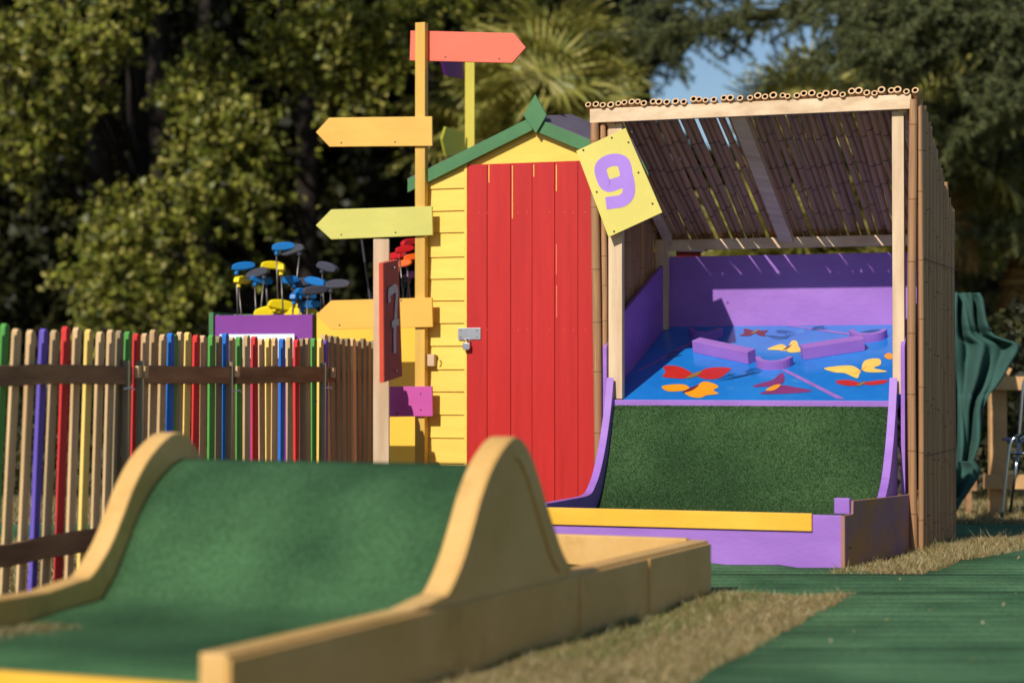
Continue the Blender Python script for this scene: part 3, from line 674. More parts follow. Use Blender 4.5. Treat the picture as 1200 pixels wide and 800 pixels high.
arrow([(370, 155), (385.5, 138), (506, 136.5), (506.5, 171), (386, 172)], PB-.02, .018, M['arrow_gold'], 'golden arrow board pointing left', [(400, 167.5), (463, 166.5)])
arrow([(370, 264), (388, 245.5), (506, 241.5), (507, 275.5), (388, 280.5)], PB-.02, .018, M['arrow_lime'], 'lime yellow arrow board pointing left', [(400, 275), (463.5, 272.5)])
arrow([(370, 369), (388, 352), (506, 348.5), (507, 383), (388, 386)], PB-.02, .018, M['arrow_orange'], 'orange yellow arrow board pointing left', [(398, 381), (470, 352)])
arrow([(370, 470), (388, 453), (506, 452.5), (507, 487.5), (388, 489)], PB-.02, .018, M['arrow_pink'], 'pink arrow board pointing left', [(493, 461), (465, 484), (493, 480)])
sp2 = thing('signpost', Vector((at(550, 400, 14.8).x, 14.8, -.1)), 'lime yellow signpost behind the shed with purple and olive arrows seen end on', 'signpost')
A = at(545, 70, 14.8); B = at(556, 70, 14.8)
MB().box((A.x, 14.8, -.1), (B.x-A.x, 0, 0), (0, .06, 0), (.0, 0, A.z+.1)).build('post', M['post_lime'], sp2, bevel=.002)
for (pts, m_, lb) in (([(519, 74), (524, 93), (543, 93), (543, 70)], 'arrow_purple', 'purple arrow board'), ([(520, 168), (524, 153), (544, 155), (546, 182), (524, 187)], 'arrow_olive', 'olive arrow board')):
    pt = [at(x, y, 14.78) for x, y in pts]
    # the boards run away from the lens: shear them back in depth
    xr = max(p.x for p in pt); pt = [Vector((p.x, 14.78-(xr-p.x)*1.6, p.z)) for p in pt]
    tag(MB().prism(pt, Vector((-.018, -.010, 0))).build('arrow_board', M[m_], sp2, bevel=.002), lb)

# number seven post and board
Y7 = 10.0
A = at(437.5, 280, Y7); B = at(456, 280, Y7)
np7 = MB().box((A.x, Y7, gz(Y7)), (B.x-A.x, 0, 0), (0, .06, 0), (0, 0, A.z)).build('wooden_post', M['pine_v'], None, bevel=.003)
tag(np7, 'pale pine post carrying the red 7 board, in front of the picket fence end', 'post')
s7 = thing('number_sign', at(449, 447, Y7-.03), 'red board with a grey 7, seen nearly edge on at the pine post', 'sign')
n0 = at(449, 308, Y7-.32); n1 = at(450, 448, Y7-.32); f0 = at(466.5, 304, Y7-.02); f1 = at(471, 441, Y7-.02)
th = Vector((-.021, -.008, 0))
MB().prism([n0, n1, f1, f0], th).build('board', M['sign_red'], s7, bevel=.0015)
P('sign_red_shaded', C(170, 58, 58), .6, .12, 4, wear=(C(140, 50, 52), 5, .6, .1))  # the board's red darkened to carry the shade on its face
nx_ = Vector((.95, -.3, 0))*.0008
MB().prism([p+nx_ for p in (n0+Vector((.001, .004, -.003)), n1+Vector((.001, .004, .003)), f1+Z*.003, f0-Z*.003)], Vector((.95, -.3, 0))*.001).build('shade_panel', M['sign_red_shaded'], s7)  # thin added overlay: shade of the face turned from the sun, as colour
def face7(a, b, lift=.0012):   # a 0..1 across, lifted off the shaded overlay  # b 0..1 down
    lift += .0075
    p = (n0*(1-a)+f0*a)*(1-b)+(n1*(1-a)+f1*a)*b; return p+Vector((.95, -.3, 0))*lift
mb = MB()
for path, wd, lf in (([(.28, .34), (.26, .26), (.36, .25), (.60, .235), (.76, .26), (.70, .36), (.62, .5), (.56, .62), (.54, .78)], .15, .0012), ([(.38, .535), (.60, .52), (.82, .53)], .11, .002)):
    p_ = smoothpath([(x, y*2) for x, y in path], 4); rb_ = ribbon(p_, [wd]*len(p_))
    for i in range(len(p_)-1): mb.poly([face7(x, y/2, lf) for x, y in (rb_[i][0], rb_[i+1][0], rb_[i+1][1], rb_[i][1])])
mb.build('digit', M['digit_grey'], s7, keep=True)
mb = MB()
for a_, b_ in ((.6, .06), (.6, .93)):
    c = face7(a_, b_); mb.prism([c+Vector((0, math.cos(t)*.012, math.sin(t)*.006)) for t in np.linspace(0, 5.2, 7)], Vector((.004, 0, 0)))
mb.build('screw', M['white'], s7)

# ------------------------------------------------------------------ club boxes and putters
bY = .46
def bpt(px, py, b=bY): return sp(px, py, b)
yb = thing('club_box', bpt(432, 600), 'yellow club box beside the shed holding red and orange putters', 'box')
A = bpt(371, 366); B = bpt(499, 366); zt = A.z
def crate(parent, A, B, zt, front, side, d_, top=.0):
    A = A.copy(); A.z = gz(13); wv = u*(B-A).dot(u)
    MB().box(A, wv, v*.018, Z*(zt-A.z)).build('front_panel', front, parent, bevel=.002)
    MB().box(A+v*d_, wv, v*.018, Z*(zt-A.z+top)).build('back_panel', side, parent, bevel=.002)
    MB().box(A+v*.02, u*.018, v*(d_-.022), Z*(zt-A.z+top*.5)).build('side_panel', side, parent, bevel=.002)
    MB().box(A+wv-u*.018+v*.02, u*.018, v*(d_-.022), Z*(zt-A.z+top*.5)).build('side_panel', side, parent, bevel=.002)
    MB().box(A+v*.02+u*.02+Z*(zt-A.z-.55), wv-u*.04, v*(d_-.022), Z*.02).build('floor_panel', side, parent)
crate(yb, A, B, zt, M['yellow_box'], M['yellow_box'], .26)
pb = thing('club_box', bpt(308, 600), 'purple fronted club box with green sides holding blue and yellow putters', 'box')
A = bpt(252, 372); B = bpt(366, 372)
crate(pb, A, B, bpt(300, 369).z, M['box_purple'], M['green_trim'], .26, .015)
MB().box(Sh((bpt(243, 365)-SC).dot(u), bY+.02, gz(13)), u*.035, v*.28, Z*(bpt(243, 366).z-gz(13))).build('side_panel', M['green_trim'], pb, bevel=.002)
wsheet = vbox(257, 345, 391, 420, bY-.03, .008, M['white'], None, 'notice_board'); tag(wsheet, 'white board against the purple club box behind the fence', 'board')
def putter(px, py, dY, head, rot, tilt, lab, grp, shaft='club_steel', size=1.0, foot=1.3):
    top = sp(px, py, bY+.06+dY); t = thing('putter', top-Z*foot*.5, lab, 'putter', grp)
    fw = Vector((math.cos(rot), math.sin(rot)*.8, math.sin(tilt))).normalized(); sd = fw.cross(Z).normalized(); up = sd.cross(fw)
    mb = MB(); l, h, wd = .125*size, .03*size, .034*size
    prof_ = smoothpath([(-.5, .1), (-.42, .75), (-.1, 1.0), (.3, .85), (.5, .4), (.46, -.25), (.2, -.5), (-.25, -.45), (-.48, -.25)], 3, True)
    n = len(prof_); rings = []
    for s_, k_ in ((-1, .72), (-.75, 1), (.75, 1), (1, .72)):
        rings.append([top+fw*x*l*(.93+.07*k_)+up*(y-.2)*h*k_+sd*s_*wd/2 for x, y in prof_])
    for r_ in rings: mb.v += r_
    for i in range(3):
        for k in range(n): q = (k+1) % n; mb.f.append((i*n+k, i*n+q, (i+1)*n+q, (i+1)*n+k))
    mb.f.append(tuple(range(n-1, -1, -1))); mb.f.append(tuple(range(3*n, 4*n)))
    mb.tube([top-fw*.25*l-up*.005, top-fw*.3*l-Z*.05], .012*size, 8)
    mb.build('club_head', M[head], t, smooth=False, bevel=.002)
    b0 = top-fw*.3*l-Z*.035; lean = Vector((random.uniform(-.05, .05), random.uniform(0, .04), 0))
    MB().tube([b0, b0+lean-Z*.42], .0055, 8).build('shaft', M[shaft], t, smooth=True)
YP = 13.25
cl = [
 (285, 312, 'club_blue', .3, 'blue headed putter at the far left of the purple box'), (284, 328, 'club_yellow', 1.2, 'yellow headed putter just below the leftmost blue one'),
 (332, 289, 'club_blue', .1, 'topmost blue putter, rising highest from the purple box'), (343, 293, 'club_grey', 2.9, 'charcoal putter beside the topmost blue one'),
 (319, 311, 'club_yellow', .5, 'yellow putter left below the topmost blue one'), (330, 314, 'club_yellow', 1.6, 'stubby yellow putter facing forward under the topmost blue one'),
 (302, 320, 'club_grey', 2.7, 'charcoal putter between the two groups of blue heads'), (306, 328, 'club_blue', .6, 'small blue putter under the charcoal one'),
 (340, 328, 'club_blue', 2.2, 'blue putter in the middle of the purple box'), (352, 331, 'club_grey', .1, 'wide charcoal putter lying over the blue ones'),
 (347, 348, 'club_blue', 1.4, 'low blue putter facing forward'), (358, 344, 'club_blue', .8, 'low blue putter beside the yellow rim heads'),
 (362, 357, 'club_blue', .3, 'lowest blue putter at the right rim of the purple box'), (370, 330, 'club_blue', 2.6, 'blue putter behind the charcoal heads'),
 (384, 313, 'club_grey', -.7, 'dark putter head at the upper right of the purple box'), (396, 333, 'club_grey', -.2, 'dark putter head furthest right of the purple box'),
 (314, 365, 'club_yellow', .2, 'yellow putter head resting at the left of the box rim'), (331, 358, 'club_yellow', .5, 'yellow putter head humped over the middle of the box rim'),
 (341, 367, 'club_yellow', -.4, 'yellow putter head low at the middle of the box rim'), (357, 364, 'club_yellow', -.3, 'yellow putter head resting at the right of the box rim'),
 (369, 340, 'club_grey', .5, 'dark putter head just right of the low blue heads'),
]
for i, (x, y, m_, rt, lab) in enumerate(cl):
    putter(x, y, (i % 5)*.035, m_, rt, random.uniform(-.3, .4) if abs(rt) > .15 else .12, lab, 'putters in the purple club box', size=(1.6 if i in (16, 17, 18, 19) else 1.25) if 'grey' not in m_ else 1.35)
cl2 = [(474, 292, 'club_red', .4, 'red putter at the top of the yellow box'), (463, 300, 'club_red', .1, 'red putter at the left of the yellow box'), (479, 284, 'club_red', .9, 'red putter highest behind the golden post'),
       (472, 309, 'club_orange', -.3, 'orange putter in the yellow box'), (483, 301, 'club_orange', .5, 'pale orange putter against the golden post'), (482, 322, 'box_purple', 1.2, 'dark purple putter grip low in the yellow box'), (474, 327, 'black', 1.5, 'black putter low in the yellow box')]
for i, (x, y, m_, rt, lab) in enumerate(cl2): putter(x, y, (i % 3)*.05, m_, rt, .2, lab, 'putters in the yellow club box')
o = MB().tube([at(424, 281, 13.4), at(429, 318, 13.4), at(434, 352, 13.4)], .008, 6).build('thin_pole', M['club_grey']); tag(o, 'thin dark pole leaning behind the yellow arrow boards', 'pole')

# ------------------------------------------------------------------ picket fence
def pale_mesh():
    mb = MB(); h = 1.14; w_ = .038; t_ = .024; pts = [(-w_/2, 0), (w_/2, 0), (w_/2, h-.014), (w_/2-.012, h), (-w_/2+.012, h), (-w_/2, h-.014)]
    mb.prism([(-t_/2, y, z) for y, z in pts], (t_, 0, 0))
    me = bpy.data.meshes.new('pale'); me.from_pydata([tuple(p) for p in mb.v], [], mb.f); me.materials.append(M['pale_raw'])
    bm = bmesh.new(); bm.from_mesh(me); bmesh.ops.recalc_face_normals(bm, faces=bm.faces); bm.to_mesh(me); bm.free(); return me
PM = pale_mesh()
fence = thing('picket_fence', (-1.7, 9.8, 0), 'picket fence of multicoloured and bare pales left of the shed', 'fence')
F0 = Vector((-2.10, 8.4, 0)); F1 = Vector((-1.058, 11.6, 0)); fd = (F1-F0).normalized(); fn = Vector((fd.y, -fd.x, 0))
# pale positions measured in the photograph, (pixel, colour)
pp = [(-9, 'raw'), (5, 'green'), (19, 'raw'), (36, 'raw'), (51, 'purple'), (64, 'raw'), (77, 'red'), (90, 'raw'), (104, 'yellow'), (117.5, 'raw'), (130, 'raw'), (140, 'brown'), (150, 'green'), (160, 'red'), (170, 'raw'), (180, 'raw'), (191, 'raw'), (200, 'blue'), (204, 'green'), (211, 'raw'), (220, 'yellow'), (230, 'red'), (238, 'raw'), (248, 'green'), (256, 'brown'), (264, 'blue'), (271.5, 'raw'), (280, 'green'), (289, 'raw'), (298, 'red'), (306, 'raw'), (314, 'yellow'), (321.5, 'raw'), (330.5, 'blue'), (339, 'raw'), (347.5, 'red'), (354, 'brown'), (360, 'raw'), (367.5, 'green'), (375.5, 'yellow'), (381, 'purple')]
qf = Quaternion((0, 0, 1), math.atan2(-fn.x, fn.y)+math.pi/2)   # local x along fn
for px, c_ in pp:
    q = hit(px, 400, F0, fn); q.z = 0; s_ = (q-F0).dot(fd)
    lean = math.radians(2.6*max(0, 1-s_/2.4)+random.uniform(-.5, .5)); qq = Quaternion(Vector((0, 1, 0)), lean*.9) @ qf
    off = -fd*0; base = q-Vector((math.tan(lean*.9), 0, 0))*1.1
    dupmesh('pale', PM, fence, base+Z*(-.02), qq, (1, 1, (1.155+random.uniform(-.012, .012))/1.14), M['pale_'+c_] if c_ != 'raw' else M['pale_raw'])
# thin chestnut posts
for px in (140, 157, 262, 372):
    q = hit(px, 400, F0, fn); q.z = -.05; MB().tube([q+fn*.03, q+fn*.035+Z*1.05], [.022, .018], 8).build('post', M['pale_brown'], fence, smooth=True)
def rail(s0, s1, z0, z1, h, dy=0): 
    p0 = F0+fd*s0+fn*(.0235+dy); p1 = F0+fd*s1+fn*(.0235+dy); n = 6; top = []; bot = []
    for i in range(n+1):
        t = i/n; p = p0.lerp(p1, t); zz = z0+(z1-z0)*t+random.uniform(-.004, .004); top.append(p+Z*(zz+h/2+random.uniform(-.003, .003))); bot.append(p+Z*(zz-h/2))
    mb = MB(); mb.prism(top+bot[::-1], fn*.02); return mb.build('rail', M['old_rail'], fence, bevel=.004)
sx = lambda px: (hit(px, 440, F0, fn)-F0).dot(fd)
rail(-.5, sx(146), .93, .935, .084); rail(sx(160), sx(262), .935, .93, .086); rail(sx(268), sx(384), .93, .94, .088)
rail(-.5, sx(152), .195, .21, .095); rail(sx(160), sx(384), .21, .2, .09)
for px in (147, 155, 264, 378): 
    q = F0+fd*sx(px)+fn*.047; MB().box(q+Z*(.905+random.uniform(0, .02)), fd*.035, fn*.02, Z*.055).build('splice', M['pale_raw'], fence, bevel=.003)
for px, z_ in ((140, .87), (268, .85), (375, .86)):
    q = F0+fd*sx(px)+fn*.05; MB().tube([q+Z*z_-fd*.05, q+Z*(z_+.006)+fn*.01, q+fd*.05+Z*(z_-.004)], .004, 5).build('tie', M['white'], fence)
G0 = Vector((-1.045, 11.68, 0)); G1 = Vector((-.84, 12.75, 0)); gd = (G1-G0).normalized(); gn = Vector((gd.y, -gd.x, 0)); n = 11
f2 = thing('picket_fence', G0.lerp(G1, .5), 'short brown picket fence running back beside the pine post', 'fence')
qg = Quaternion((0, 0, 1), math.atan2(-gn.x, gn.y)+math.pi/2)
for i in range(n):
    q = G0.lerp(G1, i/(n-1)); dupmesh('pale', PM, f2, q+Z*(gz(q.y)-.02), Quaternion(Vector((0, 1, 0)), R(-1.2+.15*i)) @ qg, (1, 1.9, (1.205+random.uniform(-.01, .01)+.006*i)/1.14), M['pale_brown'] if i % 5 else M['pale_raw'])
for z_ in (.25, .9): MB().box(G0-gn*.045+Z*z_, gd*(G1-G0).length, -gn*.02, Z*.07).build('rail', M['old_rail'], f2)

# ------------------------------------------------------------------ things to the right: cloth, fence, chair
YC = 14.4
# hanging cloth
outl = [(343, 1117, 1149), (350, 1116, 1153), (365, 1115, 1155), (380, 1115, 1158), (392, 1115, 1166), (398, 1115, 1180), (403, 1115, 1194), (412, 1115, 1194), (425, 1115, 1186), (440, 1115, 1178), (455, 1115, 1168), (465, 1115, 1160), (480, 1115, 1154), (500, 1115, 1153), (520, 1115, 1151), (540, 1115, 1143), (552, 1115, 1138)]
V = []; Fc = []; n = 30
od = smoothpath([tuple(map(float, o)) for o in outl], 4)
for j, (py, xl, xr) in enumerate(od):
    for i in range(n+1):
        t = i/n; p = at(xl+(xr-xl)*t, py, YC); 
        p.y += .05*math.sin(t*13+py*.012)+.03*math.sin(t*23-py*.03+1)+.10*t*(1 if xr > 1160 else .6)
        V.append(tuple(p))
for j in range(len(od)-1):
    for i in range(n): q = j*(n+1)+i; Fc.append((q, q+1, q+n+2, q+n+1))
b0 = len(V); od2 = smoothpath([(540., 1115., 1140.), (548., 1115., 1146.), (556., 1115., 1146.), (568., 1115., 1139.), (582., 1115., 1130.), (598., 1115., 1119.)], 4)
for j, (py, xl, xr) in enumerate(od2):
    for i in range(n+1):
        t = i/n; p = at(xl+(xr-xl)*t, py, YC-.12); p.y += .04*math.sin(t*9+py*.03)-.05*t; V.append(tuple(p))
for j in range(len(od2)-1):
    for i in range(n): q = b0+j*(n+1)+i; Fc.append((q, q+1, q+n+2, q+n+1))
o = bigmesh('cloth', V, Fc, M['cloth'], origin=tuple(at(1135, 600, YC))); o.data.shade_smooth(); tag(o, 'dark green cloth hanging in folds beside the bamboo wall', 'cloth')
d = o.modifiers.new('s', 'SOLIDIFY'); d.thickness = .006
wf = thing('timber_fence', at(1170, 600, 15.2), 'low pine post and rail fence behind the chair', 'fence')
def ybox(px0, px1, y0, y1, Y, d_, mat, parent, name, base=None):
    A, B = at(px0, y1, Y), at(px1, y0, Y); z0 = A.z if base is None else base
    return MB().box((A.x, Y, z0), (B.x-A.x, 0, 0), (0, d_, 0), (0, 0, B.z-z0)).build(name, mat, parent, bevel=.003)
ybox(1161, 1180, 452, 600, 15.2, .08, M['pine_warm'], wf, 'post', -.12); ybox(1206, 1224, 452, 600, 15.2, .08, M['pine_warm'], wf, 'post', -.12)
ybox(1165, 1290, 441, 457, 15.11, .05, M['pine_warm'], wf, 'rail'); ybox(1154, 1290, 556, 573, 15.11, .05, M['pine_warm'], wf, 'rail')
ybox(1133, 1139, 575, 600, 15.3, .08, M['old_rail'], wf, 'post', -.12); ybox(1070, 1145, 560, 575, 15.3, .05, M['old_rail'], wf, 'rail')
A = at(1177, 432, 15.15); MB().prism([at(1165, 457, 15.18), at(1180, 430, 15.18), at(1186, 432, 15.18), at(1174, 457, 15.18)], (0, .04, 0)).build('brace', M['pine_warm'], wf)
ch = thing('garden_chair', at(1190, 604, 13.9), 'chrome tubed garden chair cut by the right edge of the picture', 'chair')
def tb(pts, r=.011, m_='chrome', nm='tube', par=ch): return MB().tube(pts, r, 8).build(nm, M[m_], par, smooth=True)
q = lambda x, y, Y=13.9: at(x, y, Y)
tb(smoothpath([tuple(q(1174, 606)), tuple(q(1178, 570)), tuple(q(1182, 535)), tuple(q(1186, 516)), tuple(q(1196, 512)), tuple(q(1230, 512))], 4), nm='leg')
tb([q(1186, 531), q(1240, 531)], nm='stretcher'); tb([q(1212, 532, 14.3), q(1224, 606, 14.3)], nm='leg'); tb([q(1244, 520), q(1236, 607)], nm='leg'); tb([q(1195, 512, 14.35), q(1184, 600, 14.35)], nm='leg')
tb(smoothpath([tuple(q(1194, 516)), tuple(q(1197, 480)), tuple(q(1200, 448)), tuple(q(1206, 442))], 4), nm='back_tube')
MB().box(q(1190, 518), (.34, 0, 0), (0, .4, 0), (0, 0, .02)).build('seat', M['seatblue'], ch, bevel=.006)
MB().box(q(1203, 505, 14.28), (.30, 0, 0), (0, .02, 0), (0, 0, .38)).build('backrest', M['seatblue'], ch, bevel=.006)
tb([q(1190, 511), q(1197, 510)], .016, 'black', 'joint_cap')
# dark red hut glimpsed through the shelter
hut = thing('red_hut', at(800, 560, 15.6), 'dark red boarded hut glimpsed behind the shelter over the purple back wall', 'hut')
hx0, hx1 = at(776, 300, 15.6).x, at(822, 300, 15.6).x; hz = at(800, 294.5, 15.6).z
for i in range(9):
    z0 = -.1+i*(hz+.1)/9; MB().prism([(hx0, 15.6, z0), (hx1, 15.6, z0), (hx1, 15.61, z0+(hz+.1)/9-.004), (hx0, 15.61, z0+(hz+.1)/9-.004)], (0, .02, 0)).build('board', M['hutred'], hut)
MB().box((hx0, 15.64, -.1), (hx1-hx0, 0, 0), (0, .6, 0), (0, 0, hz+.05)).build('wall', M['hutred'], hut); MB().box((hx0-.03, 15.56, hz), (hx1-hx0+.05, 0, 0), (0, .72, 0), (0, 0, .03)).build('roof', M['felt'], hut)

# ------------------------------------------------------------------ vegetation
KV = 1.62
def my(y): return 31+(y-19.1)*KV          # depth of the planting behind the course
def mz(z): return .93+(z-.93)*KV
def leaf_cloud(Pc, size, droop=.4, asp=.62):
    """Pc (n,3) centres -> folded diamond leaves (two triangles as one quad)"""
    n = len(Pc); sz = rng.uniform(.6, 1.25, n)*size
    a = rng.normal(0, 1, (n, 3)); a[:, 2] -= droop; a /= np.linalg.norm(a, axis=1)[:, None]
    nr = rng.normal(0, 1, (n, 3))*.8; nr[:, 2] += 1.0; nr[:, 1] -= .5
    b = np.cross(a, nr); b /= np.linalg.norm(b, axis=1)[:, None]+1e-6; c = np.cross(b, a)
    A = Pc-a*sz[:, None]*.5; B = Pc+a*sz[:, None]*.5; s1 = Pc-b*sz[:, None]*asp/2+c*sz[:, None]*.08-a*sz[:, None]*.08; s2 = Pc+b*sz[:, None]*asp/2+c*sz[:, None]*.08-a*sz[:, None]*.08
    return np.stack([A, s1, B, s2], 1).reshape(-1, 3)
def cloud_pts(c, r, n, shell=.55):
    d_ = rng.normal(0, 1, (n, 3)); d_ /= np.linalg.norm(d_, axis=1)[:, None]; rad = (shell+(1-shell)*rng.random(n)**.7)
    return np.array(c)+d_*rad[:, None]*np.array(r)
def sprays(c, r, n_spr, per, ln=.24*KV):
    """twigs radiating from a clump, each carrying leaves: ragged outline with gaps"""
    st = cloud_pts(c, np.array(r)*.8, n_spr, .3); dr = st-np.array(c); dr /= np.linalg.norm(dr, axis=1)[:, None]+1e-6
    dr[:, 2] -= .35; dr += rng.normal(0, .35, dr.shape); t = rng.random((n_spr, per))
    L_ = ln*rng.uniform(.6, 1.3, n_spr)
    P_ = st[:, None, :]+dr[:, None, :]*(t*L_[:, None])[:, :, None]+rng.normal(0, .06, (n_spr, per, 3)); P_[:, :, 2] -= (t**2*L_[:, None]*.3)
    return P_.reshape(-1, 3), st
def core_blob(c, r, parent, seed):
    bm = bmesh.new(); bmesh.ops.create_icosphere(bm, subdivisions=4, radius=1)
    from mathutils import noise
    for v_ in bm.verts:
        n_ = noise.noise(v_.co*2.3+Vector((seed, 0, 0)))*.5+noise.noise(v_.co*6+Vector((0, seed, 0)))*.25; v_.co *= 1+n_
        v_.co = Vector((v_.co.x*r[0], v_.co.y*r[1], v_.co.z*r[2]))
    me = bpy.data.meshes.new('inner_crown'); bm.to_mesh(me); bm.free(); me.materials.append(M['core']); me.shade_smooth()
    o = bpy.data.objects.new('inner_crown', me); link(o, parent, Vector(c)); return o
def tree(x, y, hgt, clumps, label, cores, mat='leaves', size=.085, branches=True, group='broadleaf trees behind the golf course', trunkr=.16):
    x *= KV; y = my(y); hgt *= KV; trunkr *= 1.5; size *= 1.45
    t = thing('broadleaf_tree', (x, y, -.1), label, 'tree', group)
    mb = MB(); pts = [Vector((x+.08*math.sin(i*1.3+x), y, -.2+hgt*i/6)) for i in range(7)]
    mb.tube(pts, [trunkr*(1-.1*i) for i in range(7)], 10).build('trunk', M['bark'], t, smooth=True)
    allp = []; mb = MB(); any_ = False
    for (cx, cy, cz, rr, dens) in clumps:
        r_ = np.array([rr, rr*.8, rr*.8]); k = int(44*dens*(rr/.5/KV)**2)+4
        P_, st = sprays((cx, cy, cz), r_*.78, k, 24); allp.append(P_)
        zb = min(hgt*.95, max(.4, cz-1.6)); p0 = Vector((x, y, zb)); p1 = Vector((cx, cy, cz)); md = (p0+p1)/2+Vector((0, 0, .25))
        mb.tube(smoothpath([tuple(p0), tuple(md), tuple(p1)], 4), .045, 5); any_ = True
        for s_ in st[::3]: mb.tube([p1, (p1+Vector(s_))/2+Vector((0, 0, .05)), Vector(s_)], .012, 4, False)
    V = leaf_cloud(np.concatenate(allp), size); bigmesh('crown', V, np.arange(len(V)).reshape(-1, 4), M[mat], t, origin=(x, y, hgt*.5))
    if any_: mb.build('limbs', M['bark'], t, smooth=True)
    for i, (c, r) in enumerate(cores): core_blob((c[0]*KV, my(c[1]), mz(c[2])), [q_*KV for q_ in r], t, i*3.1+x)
    return t
def pxclumps(lst):   # (px, py, depth, radius m, density)
    res = []
    for (px, py, Y, rr, dn_) in lst: p = at(px, py, my(Y)); res.append((p.x, p.y, p.z, rr*KV, dn_))
    return res
T1 = [(45, 30, 18.6, .5, 1), (110, 40, 18.4, .38, .9), (20, 130, 18.9, .42, .9), (85, 75, 18.7, .4, .9), (60, 165, 19.2, .26, .7), (5, 60, 18.8, .4, 1), (100, 115, 19.3, .26, .6), (10, 175, 19.4, .25, .7), (140, 5, 18.6, .3, .7)]
T2_ = [(240, 75, 19.0, .4, 1), (215, 110, 18.8, .36, .9), (270, 130, 18.7, .45, 1.1), (235, 175, 18.6, .42, 1), (300, 165, 18.8, .42, 1), (250, 215, 18.5, .40, 1), (205, 240, 18.6, .36, 1), (290, 225, 18.8, .40, .9), (170, 265, 18.7, .38, 1), (130, 250, 18.9, .34, .9), (110, 300, 18.8, .32, .9), (150, 320, 18.7, .42, 1), (210, 300, 18.7, .40, .9), (90, 340, 18.8, .3, 1), (190, 355, 18.8, .4, 1), (250, 330, 19.1, .3, .7), (130, 375, 18.9, .35, .8)]
T3_ = [(330, 25, 18.8, .38, .8), (350, 75, 19.0, .36, 1), (375, 45, 18.7, .36, .8), (410, 20, 18.6, .4, .9), (445, 60, 18.8, .34, .8), (395, 95, 19.0, .3, .7), (460, 15, 18.6, .36, .8), (440, 105, 19.1, .28, .7), (520, 15, 19.1, .36, .7), (580, 12, 19.3, .36, .8), (640, 8, 19.4, .36, .8), (555, 40, 19.6, .24, .5)]
rr = random.Random(4)
def over(x0, x1, y0, y1, z0, z1, n, r0=.5, r1=.9):   # the high canopy above the frame
    return [(rr.uniform(x0, x1)*KV, my(rr.uniform(y0, y1)), mz(rr.uniform(z0, z1)), rr.uniform(r0, r1)*KV, .55) for _ in range(n)]
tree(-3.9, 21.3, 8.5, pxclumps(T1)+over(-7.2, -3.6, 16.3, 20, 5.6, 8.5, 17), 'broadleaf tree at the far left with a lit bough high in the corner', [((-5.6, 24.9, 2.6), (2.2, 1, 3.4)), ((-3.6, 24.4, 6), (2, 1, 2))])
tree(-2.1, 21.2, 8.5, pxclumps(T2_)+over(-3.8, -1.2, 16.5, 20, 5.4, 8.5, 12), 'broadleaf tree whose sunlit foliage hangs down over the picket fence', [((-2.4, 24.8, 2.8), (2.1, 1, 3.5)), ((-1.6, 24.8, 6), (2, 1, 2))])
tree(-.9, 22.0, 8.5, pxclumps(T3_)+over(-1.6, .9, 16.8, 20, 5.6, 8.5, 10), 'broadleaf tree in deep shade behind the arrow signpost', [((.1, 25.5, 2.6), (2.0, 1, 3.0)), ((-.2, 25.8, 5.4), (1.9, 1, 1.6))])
for i, (x, y, r_) in enumerate(((-4.15, 20.6, .17), (-3.6, 20.9, .13), (-3.1, 20.8, .10))):
    x *= KV; y = my(y); r_ *= 1.5
    o = MB().tube([Vector((x, y, -.2)), Vector((x+.05, y, 3)), Vector((x-.08, y, 6)), Vector((x+.1, y, 10))], [r_, r_*.85, r_*.8, r_*.5], 10).build('tree_trunk', M['bark'], smooth=True)
    tag(o, ['thick bare trunk in the dark gap at the left', 'middle one of the dark bare trunks at the left', 'thinnest dark bare trunk, beside the sunlit foliage'][i], 'tree')
# dark hedge mass closing the view
def mass(name, boxes, n, size, label, mat='leaves_dark', far=True):
    Ps = []
    for (x0, x1, y0, y1, z0, z1) in boxes:
        if far: x0 *= KV; x1 *= KV; y0 = my(y0); y1 = my(y1); z1 = mz(z1)
        k = int(n*(x1-x0)*(z1-z0)); P_ = np.stack([rng.uniform(x0, x1, k), rng.uniform(y0, y1, k), z0+(z1-z0)*rng.random(k)], 1)
        P_[:, 1] += .5*np.sin(P_[:, 0]*2.3)*np.cos(P_[:, 2]*2.1); P_[:, 2] += .25*np.sin(P_[:, 0]*3)
        Ps.append(P_)
    V = leaf_cloud(np.concatenate(Ps), size); return tag(bigmesh(name, V, np.arange(len(V)).reshape(-1, 4), M[mat]), label, 'hedge', kind='stuff')
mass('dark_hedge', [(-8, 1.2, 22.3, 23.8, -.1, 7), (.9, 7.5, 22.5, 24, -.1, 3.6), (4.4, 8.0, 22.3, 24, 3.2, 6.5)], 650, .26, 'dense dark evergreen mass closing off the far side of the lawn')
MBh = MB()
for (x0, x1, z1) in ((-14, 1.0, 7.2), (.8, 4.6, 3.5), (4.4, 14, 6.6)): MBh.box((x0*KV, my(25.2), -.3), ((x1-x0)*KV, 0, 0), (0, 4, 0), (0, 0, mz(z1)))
o = MBh.build('hedge_wood', M['core']); tag(o, 'solid dark wood far behind the hedge', 'hedge', kind='stuff')

